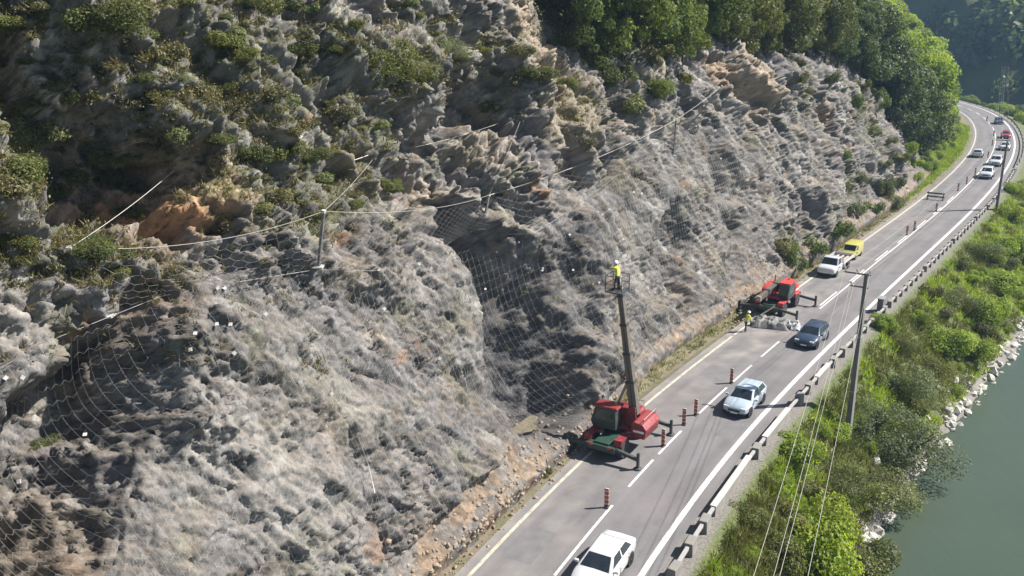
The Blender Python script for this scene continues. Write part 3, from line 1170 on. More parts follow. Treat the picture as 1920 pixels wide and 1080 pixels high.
for k, (px, py, r, kind, lab) in enumerate(BANKB):
    p = bank_hit(px, py + 12)
    if p is None:
        continue
    ms, mt = KM[kind]
    shrub('bush', (p.x, p.y, p.z - 0.25), r * (1.0 if to_road(p)[1] > -8.0 else 1.4), ms[k % len(ms)], mt, lab, 'bush', G_B, 1.0)
def bank_mark(s, f):
    row = 'right behind the parapet' if f < .3 else ('halfway down the bank' if f < .6 else 'near the river stones')
    at_ = [(2, 'at the bottom edge of the view'), (10, 'beside the long white wall'), (17, 'left of the near pole'), (24, 'at the foot of the near pole'), (33, 'just beyond the near pole'), (45, 'level with the second red machine'),
           (60, 'level with the white pickup'), (80, 'level with the yellow van'), (100, 'before the second pole'), (125, 'behind the second pole'), (999, 'along the far bend')]
    return row + ' ' + next(t for lim, t in at_ if s < lim)


g = random.Random(5)
for k in range(230):
    s_ = -6 + 171 * g.random() ** 1.15
    f_ = g.uniform(0.06, 0.84)
    n_ = -6.0 + (float(shore_n(s_)) + 6.0) * f_
    p = bank_pt(s_, n_)
    kind = g.choice(['lime', 'lime', 'lime', 'olive', 'straw', 'grey'])
    ms, mt = KM[kind]
    r = g.uniform(0.6, 1.5) * (1 if s_ < 70 else 1.4) * (0.55 if f_ < 0.25 else 1)
    shrub('undergrowth_shrub', (p.x, p.y, p.z - 0.15), r, ms[k % len(ms)], mt, {'lime': 'bright green', 'olive': 'olive', 'straw': 'dry yellowish', 'grey': 'dark willow'}[kind] + ' shrub ' + bank_mark(s_, f_), 'shrub', 'undergrowth on the river bank', g.uniform(.6, 1.0), False)


def blades(name, pts, nrm_, h, per, seed, mat, width=0.03, lean=0.5):
    """grass: triangles fanned from each tuft point"""
    g = np.random.default_rng(seed)
    n = len(pts) * per
    P = np.repeat(pts, per, 0) + g.normal(size=(n, 3)) * np.repeat(h, per)[:, None] * 0.35 * np.array([1, 1, 0.25])
    H = np.repeat(h, per) * (0.6 + 0.8 * g.random(n))
    d = np.repeat(nrm_, per, 0) * 0.35 + np.array([0, 0, 0.8]) + g.normal(size=(n, 3)) * lean
    d /= np.linalg.norm(d, axis=1)[:, None]
    w = np.cross(d, g.normal(size=(n, 3)))
    w /= np.linalg.norm(w, axis=1)[:, None]
    w *= (width * (0.6 + g.random(n)))[:, None]
    V = np.stack([P - w, P + w, P + d * H[:, None]], 1).reshape(-1, 3)
    F = np.arange(3 * n).reshape(n, 3)
    t = np.repeat(0.65 + 0.7 * g.random(len(pts)), per) * (0.8 + 0.4 * g.random(n))
    me = np_mesh(name, V, F)
    set_col(me, np.repeat(np.stack([t, t, t], 1), 3, 0))
    return tag(link(name, me, mat), kind='stuff')


def bank_scatter(n, seed, smin=-8, smax=120, fmin=0.03, fmax=0.9):
    g = np.random.default_rng(seed)
    s = smin + (smax - smin) * g.random(n) ** 1.6
    f_ = fmin + (fmax - fmin) * g.random(n)
    nn = -5.9 + (shore_n(s) + 5.9) * f_
    return np.array([bank_pt(a, b_) for a, b_ in zip(s, nn)])


bp = bank_scatter(9000, 1)
keep = fbm(bp / 5.0, 2, 0.5, 150) > -0.05
up3 = np.tile([0.3, -0.2, 0.9], (len(bp), 1))
tag(blades('bank_grass_dry', bp[keep], up3[keep], np.full(keep.sum(), 0.55), 9, 2, L_straw, 0.035), 'long dry grass covering the river bank', 'grass')
tag(blades('bank_grass_green', bp[~keep], up3[~keep], np.full((~keep).sum(), 0.5), 9, 3, L_lime, 0.04), 'fresh green grass covering the river bank', 'grass')

# --- scrub rooted on the ledges of the crag
vf = vegm.reshape(ns_, nt_)
g = np.random.default_rng(8)
cand = []
tries = 0
while len(cand) < 14000 and tries < 60000:
    tries += 1
    px, py = g.uniform(-20, 1700), g.uniform(-10, 700)
    o_, d_ = ray(px, py)
    h_ = CB.ray_cast(o_, d_)
    if h_[0] is None:
        continue
    i_, j_ = divmod(h_[2], nt_ - 1)
    cand.append((px, py, h_[0], h_[1], vf[i_, j_], ss[i_], tt[j_]))
# named shrubs that stand out, from the photograph
NAMED = [
    (725, 120, 2.1, L_olive, WILL, 'large green bush on the crag above the nets'),
    (60, 250, 1.0, L_grey, BUSH, 'leafy grey green bush at the left border beside the shaded hollow'),
    (30, 320, 0.9, L_olive, BUSH, 'olive bush at the left border below the shaded hollow'),
    (100, 360, 0.7, L_olive, BUSH, 'olive shrub right of the bushes at the left border'),
    (420, 80, 0.9, L_olive, BUSH, 'olive bush high on the crag near the top left'),
    (300, 100, 0.9, L_scrub, SCRB, 'scrubby shrub above the shaded hollow'),
    (560, 90, 0.7, L_olive, BUSH, 'yellow green bush on a ledge left of the large green bush'),
    (200, 40, 1.0, L_olive, BUSH, 'olive shrub at the top border near the left corner'),
    (480, 290, 0.8, L_olive, BUSH, 'olive bush above the orange soil slip'),
    (640, 210, 0.8, L_scrub, SCRB, 'dusty shrub below the large green bush'),
    (840, 90, 1.0, L_grey, WILL, 'pale grey green bush right of the large green bush'),
    (85, 835, 0.42, L_olive, BUSH, 'single rounded shrub on the netted buttress at the lower left'),
    (1025, 885, 0.4, L_straw, SCRB, 'dry tuft on the rubble beside the road edge line'),
    (1150, 140, 1.6, L_olive, BUSH, 'olive bush at the lower edge of the wood above the stony slope'),
    (1185, 195, 1.2, L_grey, SCRB, 'grey green bush below the wood on the stony slope'),
    (1225, 165, 1.5, L_green, BUSH, 'green bush at the lower edge of the wood left of the long inclined post'),
    (1275, 150, 1.3, L_olive, SCRB, 'olive bush at the lower edge of the wood beside the pale cable'),
    (1105, 110, 1.5, L_green, BUSH, 'green bush under the left end of the wood'),
    (1075, 50, 1.3, L_olive, BUSH, 'olive bush at the top of the tan slip'),
    (160, 420, 0.6, L_scrub, SCRB, 'scrub behind the leftmost net post'),
]
for k, (px, py, r, mt, ms, lab) in enumerate(NAMED):
    p = cliff_hit(px, py)
    if p:
        shrub('crag_bush', (p.x, p.y, p.z - r * 0.5), r * 1.35, ms[k % len(ms)], mt, lab, 'bush', 'bushes growing on the crag', 0.9, False)
cnt = 0
used = []
for (px, py, p, nn, v, s_, t_) in cand:
    if v < 0.25 or s_ > 104 or math.hypot(px - 360, (py - 365) * 1.2) < 95:
        continue
    dist = (p - Vector((0, 0, CAM_H))).length
    r = (0.3 + 0.9 * g.random() ** 1.6) * (1 if dist < 60 else 1.4)
    if any((p - q).length < 0.55 * (r + rq) for q, rq in used):
        continue
    used.append((p, r))
    ms, mt = [(SCRB, L_scrub), (SCRB, L_olive), (BUSH, L_olive), (SCRB, L_scrub), (SCRB, L_grey)][cnt % 5]
    shrub('scrub', (p.x, p.y, p.z - r * 0.3), r, ms[cnt % len(ms)], mt, ['low dusty scrub ', 'olive scrub ', 'leafy olive scrub ', 'brownish scrub ', 'grey green scrub '][cnt % 5] + landmark(px, py), 'scrub', 'scrub on the crag', g.uniform(.6, .95), False)
    cnt += 1
    if cnt >= 215:
        break
gp, gnn, gh = [], [], []
for (px, py, p, nn, v, s_, t_) in cand:
    if (v > 0.10 and nn.z > 0.0) or g.random() < 0.05:
        gp.append(p)
        gnn.append(nn)
        gh.append(0.20 + 0.25 * g.random())
gp, gnn, gh = np.array(gp), np.array(gnn), np.array(gh)
tag(blades('crag_grass', gp, gnn, gh, 12, 4, leaf_mat('grass_olive', (0.10, 0.095, 0.038), (0.145, 0.125, 0.057), 0.25), 0.018, 0.7), 'dry olive grass in tufts over the crag', 'grass')

# low growth knitting the scrub together
gq = np.random.default_rng(18)
CC, CN = [], []
for (px, py, p, nn, v, s_, t_) in cand:
    if v > 0.16 and s_ < 110 and gq.random() < 0.8 and math.hypot(px - 360, (py - 365) * 1.2) > 80:
        CC.append(p)
        CN.append(nn)
CC, CN = np.array(CC), np.array(CN)
per = 16
rr = (0.16 + 0.22 * gq.random(len(CC))) * np.clip(np.linalg.norm(CC - np.array([0, 0, CAM_H]), axis=1) / 45, 0.8, 2.0)
C = np.repeat(CC, per, 0) + gq.normal(size=(len(CC) * per, 3)) * np.repeat(rr, per)[:, None] * 0.6 + np.repeat(CN * rr[:, None], per, 0) * 0.5
nn_ = gq.normal(size=(len(C), 3)) + np.repeat(CN, per, 0) * 0.8 + np.array([0, 0, 0.5])
nn_ /= np.linalg.norm(nn_, axis=1)[:, None]
t = np.repeat(0.6 + 0.8 * gq.random(len(CC)), per) * (0.75 + 0.5 * gq.random(len(C)))
w_ = np.repeat(gq.random(len(CC)), per)
V, F, T = leaf_quads(C, nn_, (0.07 + 0.08 * gq.random(len(C))) * np.repeat(np.clip(rr / 0.28, 0.8, 2), per), gq, 0.5, np.stack([t * (0.95 + 0.25 * w_), t, t * (1.15 - 0.4 * w_)], 1))
me = np_mesh('crag_ground_cover', V, F)
set_col(me, T)
tag(link('crag_ground_cover', me, L_scrub), 'tangled low growth over the ledges of the upper crag', 'ground cover', kind='stuff')

# --- verge grass and creepers at the foot of the wall on the far stretch
sv = np.concatenate([g.uniform(10, 32, 260), g.uniform(44, 95, 900), g.uniform(92, 190, 4200)])
nv = g.uniform(4.7, 6.6, len(sv)) + np.where(sv > 92, g.random(len(sv)) * 2.5, 0)
xv, yv = road_np(sv, nv)
pv = np.stack([xv, yv, np.where(nv > 5.8, (nv - 5.8) * 0.5, 0.0)], 1)
nearv = sv < 92
upv_ = np.tile([0, 0, 1.0], (len(pv), 1))
tag(blades('verge_grass_dry', pv[nearv], upv_[nearv], np.full(nearv.sum(), 0.30), 8, 6, L_straw, 0.022), 'dry grass along the foot of the rock beside the road', 'grass')
tag(blades('verge_grass_green', pv[~nearv], upv_[~nearv], np.full((~nearv).sum(), 0.55), 8, 7, L_lime, 0.05), 'green grass along the inside of the road bend', 'grass')

# --- trees along the top of the cut and on the hillside beyond
TOPS = lambda s: float(np.interp(s, TOPX, TOPY))
g = random.Random(21)
k = 0
fr = {}
for s_ in np.arange(20, 104, 3.6):
    for row in range(3):
        s2 = s_ + g.uniform(-1.2, 1.2)
        t2 = TOPS(s2) + 1.6 + row * 4.6 + g.uniform(-0.8, 0.8)
        p, _n = cliff_st(s2, t2)
        mt = L_olive if 46 < s2 < 84 else (L_green if s2 <= 46 else L_dark)
        if row == 0:
            fr[mt.name] = fr.get(mt.name, -1) + 1
            lab, grp = {L_green: ('green tree from the left at the wood edge above the bare slip', 'front trees above the slip'),
                        L_olive: ('olive green tree from the left on the brink above the tan crag', 'front trees above the tan crag'),
                        L_dark: ('dark tree from the left on the brink of the overgrown far spur', 'front trees above the far spur')}[mt]
            lab = ORD[fr[mt.name]] + ' ' + lab
        else:
            lab, grp = (['nearer', 'farther'][row - 1] + ' tree behind the ' + (ORD[min(int((s_ - 20) / 3.6), 19)] if s_ < 90 else 'last') + ' front tree on top of the cut', 'trees behind the front row')
        tree('tree', (p.x, p.y, p.z - 0.3), g.uniform(5.5, 13), k, mt if row == 0 else g.choice([L_olive, L_green, L_dark, L_grey]), lab, grp, g.uniform(0.75, 1.0))
        k += 1
for s_ in np.arange(104, 250, 6.0):
    for row in range(4):
        s2 = s_ + g.uniform(-2, 2)
        t2 = (5.5 if s_ < 150 else 9) + row * 7.0 + g.uniform(-1.5, 1.5)
        p, _n = cliff_st(s2, t2)
        br = s2 > 130 and row < 3
        mt = L_lime if br else (L_dark if s2 < 150 else L_green)
        lab, grp = ((['lowest', 'lower', 'upper', 'topmost'][row] + ' bright tree of the ' + ORD[int((s_ - 128) / 6) % 20] + ' file on the hillside inside the bend', 'bright trees inside the bend') if br else
                    (['lowest', 'lower', 'upper', 'topmost'][row] + ' dark tree of the ' + ORD[int((s_ - 104) / 6) % 20] + ' file on the hillside beyond the crag', 'dark trees beyond the crag'))
        tree('tree', (p.x, p.y, p.z - 0.4), g.uniform(7, 16), k, mt, lab, grp, g.uniform(0.8, 1.05))
        k += 1
for k in range(110):
    s2 = 97 + 110 * g.random()
    p, _n = cliff_st(s2, g.uniform(0.8, 7.5))
    shrub('roadside_bush', (p.x, p.y, p.z - 0.3), g.uniform(1.1, 2.1), BUSH[k % 4], L_lime if k % 3 else L_green,
          ('bright' if k % 3 else 'dark') + ' leafy bush ' + ('at the road edge ' if p.z < 2.2 else 'up the slope ') + ('before the white car in the left lane' if s2 < 130 else ('level with the white car in the left lane' if s2 < 160 else 'beyond the white car in the left lane')), 'bush', 'bushes inside the bend', 1.0, False)
for (px, py) in [(1620, 165), (1650, 200), (1640, 250), (1672, 265), (1660, 310), (1682, 345), (1600, 200), (1585, 290), (1620, 340), (1675, 385), (1560, 150), (1500, 150), (1640, 180), (1690, 300), (1475, 470), (1490, 500), (1600, 400), (1640, 395), (1560, 440), (1655, 360), (1520, 470)]:
    p = cliff_hit(px, py)
    if p:
        shrub('creeper', (p.x, p.y, p.z - 0.5), g.uniform(1.0, 2.0), [SCRB[k % 4], BUSH[k % 4]][int(px) % 2], [L_olive, L_grey, L_green][int(py) % 3], ['olive', 'grey green', 'green'][int(py) % 3] + ' creeper ' + landmark(px, py), 'creeper', 'creepers on the far crag', 1.3, False)

for k in range(60):
    s2 = g.uniform(150, 330)
    p = bank_pt(s2, g.uniform(-8, float(shore_n(s2)) + 1))
    shrub('bend_bush', (p.x, p.y, p.z - 0.3), g.uniform(1.8, 3.6), BUSH[k % 4], g.choice([L_lime, L_green, L_olive]), 'leafy bush outside the far bend below the dark hill', 'bush', 'bushes outside the bend', 1.0, False)

# --- the wooded hill across the valley
hs_, hn_ = 90, 40
U, W = np.meshgrid(np.linspace(-260, 620, hs_), np.linspace(0, 1, hn_), indexing='ij')
hx = U
hy = 430 - 165 * sstep(135, 190, U) + W * 260 + 0.10 * U
hz = -10 + 140 * W ** 0.9 * (0.85 + 0.15 * np.cos(U / 90.0))
hp = np.stack([hx.ravel(), hy.ravel(), hz.ravel()], 1)
hp[:, 2] += fbm(hp / 60, 4, 0.5, 170) * 14
tag(link('wooded_hill', np_mesh('wooded_hill', hp, grid_faces(hs_, hn_), True), gm2), kind='structure')
HB = BVHTree.FromPolygons(hp.tolist(), grid_faces(hs_, hn_).tolist())
gg = np.random.default_rng(77)
CV, CF, CT = [], [], []
off = 0
for k in range(2100):
    x0, w0 = gg.uniform(70, 420), gg.random() ** 1.3
    h_ = HB.ray_cast(Vector((x0, 430 - 165 * float(sstep(135, 190, np.array(x0))) + w0 * 255 + 0.10 * x0, 500)), Vector((0, 0, -1)))
    if h_[0] is None:
        continue
    r = gg.uniform(3.2, 6.2)
    n = 70
    d = gg.normal(size=(n, 3))
    d[:, 2] = np.abs(d[:, 2]) * 1.1 - 0.35
    d /= np.linalg.norm(d, axis=1)[:, None]
    C = np.array(h_[0]) + np.array([0, 0, r * 0.8]) + d * r * np.array([1, 1, 1.25]) * (0.8 + 0.3 * gg.random(n))[:, None]
    nn = d + gg.normal(size=(n, 3)) * 0.4
    nn /= np.linalg.norm(nn, axis=1)[:, None]
    t = gg.uniform(.7, 1.3) * (0.8 + 0.4 * gg.random(n))
    V, F, T = leaf_quads(C, nn, r * (0.35 + 0.3 * gg.random(n)), gg, 0.8, np.stack([t, t, t], 1))
    CV.append(V)
    CF.append(F + off)
    CT.append(T)
    off += len(V)
fm = np_mesh('hill_forest', np.concatenate(CV), np.concatenate(CF))
set_col(fm, np.concatenate(CT))
tag(link('hill_forest', fm, L_dark), 'shaded forest covering the hill across the valley', 'forest', kind='stuff')
# ------------------------------------------------------------------ rockfall nets, posts, cables
wire_m = paint('galvanised_wire', (0.36, 0.355, 0.35), 0.5, 0.3, 0.2, 2)
cable_m = paint('steel_cable', (0.34, 0.33, 0.30), 0.5, 0.3, 0.1, 2)
post_m = paint('galvanised_post', (0.17, 0.17, 0.175), 0.55, 0.4, 0.2, 3, (0.2, 0.13, 0.08, 0.4))
plate_m = paint('anchor_plate_white', (0.55, 0.545, 0.53), 0.5, 0.1, 0.1, 3)


def wires(name, polys, r, mat, parent=None, n=3):
    """many thin wires in one mesh: polys = list of (k,3) arrays"""
    VV, FF, off = [], [], 0
    an = np.arange(n) * 2 * np.pi / n
    for P in polys:
        P = np.asarray(P, float)
        k = len(P)
        if k < 2:
            continue
        d = np.gradient(P, axis=0)
        d /= np.linalg.norm(d, axis=1)[:, None] + 1e-9
        ref = np.where(np.abs(d[:, 2:3]) > 0.9, np.array([[1.0, 0, 0]]), np.array([[0, 0, 1.0]]))
        x = np.cross(d, ref)
        x /= np.linalg.norm(x, axis=1)[:, None] + 1e-9
        y = np.cross(d, x)
        V = P[:, None, :] + r * (np.cos(an)[None, :, None] * x[:, None, :] + np.sin(an)[None, :, None] * y[:, None, :])
        VV.append(V.reshape(-1, 3))
        i = np.arange(k - 1)[:, None] * n
        a = np.arange(n)[None, :]
        b_ = (a + 1) % n
        FF.append(np.stack([i + a, i + b_, i + n + b_, i + n + a], -1).reshape(-1, 4) + off)
        off += k * n
    return link(name, np_mesh(name, np.concatenate(VV), np.concatenate(FF)), mat, parent)


def on_ray_from(base, px, py, L, nearer=True):
    """point on the photo ray at distance L from base, on the camera side"""
    o, d = ray(px, py)
    m = (base - o).dot(d)
    q = o + d * m
    h2 = L * L - (base - q).length_squared
    return q - d * math.sqrt(max(h2, 0.0)) if h2 > 0 else q


POSTS = [((203, 592), (130, 465), 3.1, 'galvanised net post leaning left at the far left of the fence'),
         ((597, 500), (607, 396), 2.6, 'galvanised net post upright above the middle of the grey spur'),
         ((905, 428), (917, 366), 2.2, 'net post at the sagging net above the dark recess'),
         ((1262, 292), (1268, 224), 3.2, 'net post above the grey netted wall right of the boom'),
         ((1296, 232), (1353, 162), 4.4, 'long inclined net post under the bare tan crag')]
tops, bases = [], []
for (bpx, tpx, L, lab) in POSTS:
    b0 = cliff_hit(*bpx)
    t0 = on_ray_from(b0, tpx[0], tpx[1], L)
    e = empty('net_post', b0)
    m = MB()
    d = t0 - b0
    m.bar((0, 0, 0), d, 0.12, 0.12)
    m.build('post', post_m, e)
    MB().box((0, 0, 0.0), (0.45, 0.45, 0.06)).build('base_plate', plate_m, e)
    MB().tube([d * 0.97, d * 1.02], 0.10, 8).build('post_head', plate_m, e)
    tag(e, lab, 'net post', 'rockfall net posts')
    tops.append(t0)
    bases.append(b0)


def sag(a, b, k, n=24):
    return [a.lerp(b, i / n) - Vector((0, 0, 4 * k * (i / n) * (1 - i / n))) for i in range(n + 1)]


def over_rock(P, gap=0.3):
    """a taut line that rests on the rock where the rock would hide it"""
    o0 = Vector((0, 0, CAM_H))
    out = []
    for p in P:
        d = (p - o0)
        L = d.length
        d.normalize()
        h = CB.ray_cast(o0, d)
        if h[0] is not None and (h[0] - o0).length < L + gap:
            p = o0 + d * ((h[0] - o0).length - gap)
        out.append(p)
    for it in range(2):
        out = [out[0]] + [out[i] * 0.5 + (out[i - 1] + out[i + 1]) * 0.25 for i in range(1, len(out) - 1)] + [out[-1]]
    return out


SAGS = [0.55, 0.45, 0.5, 0.1]
for i, k in enumerate(SAGS):
    o = MB().tube(over_rock(sag(tops[i], tops[i + 1], k, 40)), 0.021 if i == 2 else 0.014, 6).build('support_rope', cable_m)
    tag(o, ['pale rope sagging from the leftmost net post to the next', 'pale rope spanning to the post above the dark recess', 'long pale rope rising towards the tan crag on the right',
            'short rope between the two right hand net posts'][i], 'rope', 'upper ropes of the net fence')
GUY = [(0, (326, 320), 'bright cable from the leftmost net post up to the orange slip'), (1, (698, 300), 'bright cable from the middle net post up to the soil ledge'),
       (2, (975, 228), 'bright cable from the post above the dark recess up to the overhang'), (4, (1284, 157), 'pale cable from the long inclined post into the trees')]
for i, px, lab in GUY:
    e = cliff_hit(px[0], px[1], 0.7)
    if e:
        tag(MB().tube(over_rock(sag(tops[i], e, 0.12, 20)), 0.0125, 6).build('guy_cable', cable_m), lab, 'cable', 'guy cables of the net fence')
e1, e2 = cliff_hit(778, 276, 0.5), cliff_hit(936, 231, 0.5)
tag(MB().tube(over_rock(sag(e1, e2, 0.1, 16)), 0.0125, 6).build('guy_cable', cable_m), 'bright cable stretched across the dark overhang', 'cable', 'guy cables of the net fence')
e1, e2 = cliff_hit(612, 314, 0.25), cliff_hit(690, 291, 0.25)
tag(MB().tube(sag(e1, e2, 0.05, 10), 0.02, 6).build('guy_cable', cable_m), 'short pale cable lying on the ledge left of the dark overhang', 'cable', 'guy cables of the net fence')

# lower rope follows the rock
low = [cliff_hit(x_, y_, 0.35) for x_, y_ in LOWPX]
lowd = []
for a, b_ in zip(low[:-1], low[1:]):
    n_ = max(2, int((b_ - a).length / 0.3))
    for i in range(n_):
        lowd.append(a.lerp(b_, i / n_))
lowd.append(low[-1])
tag(MB().tube(lowd, 0.014, 5).build('lower_rope', post_m), 'dark lower rope of the net fence running along the brow of the rock', 'rope')


def low_between(i):
    k = {0: (2, 5), 1: (5, 9), 2: (9, 14), 3: (14, 15)}[i]
    pts = low[k[0]:k[1] + 1]
    cum = [0]
    for a, b_ in zip(pts[:-1], pts[1:]):
        cum.append(cum[-1] + (b_ - a).length)

    def f(u):
        d = u * cum[-1]
        for j in range(len(pts) - 1):
            if d <= cum[j + 1] + 1e-6:
                return pts[j].lerp(pts[j + 1], (d - cum[j]) / max(cum[j + 1] - cum[j], 1e-6))
        return pts[-1]
    return f


hexm = paint('net_ring_wire', (0.15, 0.145, 0.14), 0.5, 0.3, 0.2, 2)
for i in range(4):
    fl = low_between(i)
    top = sag(tops[i], tops[i + 1], SAGS[i], 40)
    Ls = (tops[i + 1] - tops[i]).length
    Hs = (top[20] - fl(0.5)).length
    cell = 0.34 if i < 2 else 0.42
    nu, nv = max(6, int(Ls / (cell * 1.5))), max(4, int(Hs / (cell * 0.87)))

    def pt(u, v):
        u = min(max(u, 0), 1)
        v = min(max(v, 0), 1)
        a = top[int(u * 40)] if u < 1 else top[-1]
        b_ = fl(u)
        p = a.lerp(b_, v)
        return p + Vector((0.30, -0.35, -0.25)) * math.sin(math.pi * v) * 0.8
    polys = []
    for a in range(nu):
        for c in range(nv):
            ox = 0.5 * (a % 2)
            cx_, cy_ = (a + 0.5) / nu, (c + 0.5 + ox * 0.9) / (nv + 0.5)
            ang_ = [0, 1, 2, 3]
            P = [pt(cx_ + math.cos(k * math.pi / 3) * 0.667 / nu, cy_ + math.sin(k * math.pi / 3) * 0.577 / nv) for k in ang_]
            polys.append([tuple(p) for p in P])
    o = wires('ring_net', polys, 0.0075, hexm)
    tag(o, ['hexagon mesh net hung between the leftmost and the middle net post', 'hexagon mesh net hung from the middle post to the dark recess', 'hexagon mesh net under the long rope rising to the right',
            'hexagon mesh net between the two right hand posts'][i], 'net', 'fence nets')

# drapery: fine wires hung over the face, bridging its hollows
Ds = D.reshape(ns_, nt_)


Sm = Ds
for it in range(2):
    Sm = np.maximum(boxblur(boxblur(Sm, 26, 0), 24, 1), boxblur(boxblur(Ds, 5, 0), 6, 1))
Sm = np.maximum(Sm, boxblur(boxblur(Ds, 2, 0), 2, 1) + 0.02)
Bg = B.reshape(ns_, nt_, 3)
Ng = NR.reshape(ns_, nt_, 3)
NETG = Bg + Ng * (Sm + 0.14)[..., None]
def net_pt(s, t):
    i = np.clip(np.searchsorted(ss, s), 1, ns_ - 1)
    a = (s - ss[i - 1]) / (ss[i] - ss[i - 1])
    j = np.clip(np.searchsorted(tt, t), 1, nt_ - 1)
    b_ = (t - tt[j - 1]) / (tt[j] - tt[j - 1])
    a, b_ = np.clip(a, 0, 1)[..., None], np.clip(b_, 0, 1)[..., None]
    return (NETG[i - 1, j - 1] * (1 - a) + NETG[i, j - 1] * a) * (1 - b_) + (NETG[i - 1, j] * (1 - a) + NETG[i, j] * a) * b_


SECT = [(-39.0, -21.5, 'fine wire netting draped over the shaded gully at the lower left', 0.32, 0.8),
        (-21.5, -10.6, 'fine wire netting draped over the pale spur left of centre', 0.34, 1.6),
        (-10.6, 4.0, 'fine wire netting draped over the spur beside the dark recess', 0.34, 1.8),
        (4.0, 16.0, 'fine wire netting hung across the dark recess behind the boom', 0.34, 0.6),
        (16.0, 43.0, 'fine wire netting draped over the grey wall right of the boom', 0.42, 1.0)]
gg = np.random.default_rng(17)
for (s0, s1, lab, dx, tlow) in SECT:
    polys = []
    for s_ in np.arange(s0 + dx / 2, s1, dx):
        t1 = float(np.interp(s_, ls_, lt_))
        tq = np.arange(tlow, t1, 0.28)
        sw = s_ + 0.04 * np.sin(tq * 0.9 + s_ * 0.7)
        polys.append(net_pt(np.clip(sw, s0, s1), tq))
    e = empty('drape_net', tuple(polys[len(polys) // 2][0]))
    o = wires('hanging_wire', [p - np.array(e.location) for p in polys], 0.0042 if s1 < -10 else 0.0070, wire_m, e)
    cross = []
    for t_ in np.arange(tlow + 0.3, 24, 0.6):
        sq = np.arange(s0, s1, dx / 2)
        ok = np.interp(sq, ls_, lt_) > t_
        run = []
        for q_, k_ in zip(sq, ok):
            if k_:
                run.append(q_)
            elif len(run) > 3:
                r_ = np.array(run)
                cross.append(net_pt(r_, t_ + 0.14 * (np.arange(len(r_)) % 2)))
                run = []
            else:
                run = []
        if len(run) > 3:
            r_ = np.array(run)
            cross.append(net_pt(r_, t_ + 0.14 * (np.arange(len(r_)) % 2)))
    wires('cross_wire', [p - np.array(e.location) for p in cross], 0.0045, wire_m, e)
    for k in range(10):
        s_ = gg.uniform(s0 + 0.5, s1 - 0.5)
        t_ = float(np.interp(s_, ls_, lt_)) - abs(gg.normal()) * 2.0
        p = net_pt(np.array([s_]), np.array([max(t_, tlow)]))[0]
        MB().box((0, 0, 0), (0.14, 0.14, 0.04), Matrix.Rotation(gg.uniform(0.5, 1.2), 3, 'X') @ Matrix.Rotation(gg.uniform(0, 3), 3, 'Z')).build('anchor_plate', plate_m, e, loc=tuple(p - np.array(e.location)))
    tag(e, lab, 'netting', 'netting draped over the face')
# ropes left hanging on the face
for pts, lab in [([(850, 480), (880, 560), (910, 660), (952, 730)], 'thin rope hanging down the edge of the spur beside the recess'),
                 ([(672, 820), (690, 870), (703, 925)], 'pale rope end hanging on the lower spur')]:
    P = [cliff_hit(x_, y_, 0.45) for x_, y_ in pts]
    tag(MB().tube(P, 0.02, 5).build('hanging_rope', cable_m), lab, 'rope')

# ------------------------------------------------------------------ loose stones
def stone_mesh(seed, k=1):
    g = np.random.default_rng(seed)
    bm = bmesh.new()
    bmesh.ops.create_icosphere(bm, subdivisions=1, radius=0.5)
    sx = np.array([1, g.uniform(.6, .9), g.uniform(.45, .75)])
    for v in bm.verts:
        q = np.array(v.co) * sx
        q *= 1 + g.uniform(-.22, .22)
        v.co = q
    me = bpy.data.meshes.new('stone')
    bm.to_mesh(me)
    bm.free()
    return me


pale_stone = paint('river_stone', (0.42, 0.40, 0.36), 0.9, 0, 0.25, 2.5, (0.25, 0.22, 0.17, 0.6), 0, 0.5)
rub_stone = paint('rubble_stone', (0.25, 0.19, 0.135), 0.95, 0, 0.3, 2.5, (0.22, 0.19, 0.17, 0.7), 0, 0.5)
STN = [stone_mesh(i) for i in range(7)]
STNR = [m.copy() for m in STN]
for m in STN:
    m.materials.append(pale_stone)
for m in STNR:
    m.materials.append(rub_stone)
g = random.Random(31)


def stone(meshes, name, p, r, parent):
    o = bpy.data.objects.new(name, meshes[g.randrange(len(meshes))])
    col.objects.link(o)
    o.parent = parent
    o.location = p
    o.rotation_euler = (g.uniform(-.5, .5), g.uniform(-.5, .5), g.uniform(0, 6.28))
    o.scale = (r, r, r)


for k in range(290):
    s_ = 4 + 78 * g.random() ** 1.3
    n_ = float(shore_n(s_)) + abs(g.gauss(0, 0.8)) - 0.35
    p = bank_pt(s_, n_)
    stone(STN, 'stone', (p.x, p.y, max(p.z, RIV - 0.15) + 0.02), g.uniform(0.35, 1.25) * g.choice([0.7, 1, 1.2]), bank)
for k in range(240):
    s_ = g.choice([g.uniform(-13, 4), g.uniform(-13, 4), g.uniform(2, 10), g.uniform(30, 44)])
    t_ = abs(g.gauss(0, 1.1)) + 0.05
    p, _n = cliff_st(s_, t_)
    stone(STNR, 'stone', (p.x, p.y, p.z + 0.02), min(0.16 + abs(g.gauss(0, 0.14)), 0.6), cliff)
VV, FF, off = [], [], 0
for k in range(1000):
    s_ = g.choice([g.uniform(-14, 5), g.uniform(-14, 5), g.uniform(28, 46), g.uniform(44, 95)])
    if g.random() < 0.6:
        p, _n = cliff_st(s_, abs(g.gauss(0, 1.6)))
        p = Vector(p)
    else:
        p = road_pt(s_, 4.0 + abs(g.gauss(0.5, 0.35)), 0.0)
    r = 0.035 + 0.17 * g.random() ** 3
    V = np.array([v.co[:] for v in STN[k % 7].vertices]) * r * 2
    a = g.uniform(0, 6.28)
    V = V @ np.array([[math.cos(a), -math.sin(a), 0], [math.sin(a), math.cos(a), 0], [0, 0, 1]])
    VV.append(V + np.array(p))
    FF.append(np.array([f.vertices[:] for f in STN[k % 7].polygons]) + off)
    off += len(V)
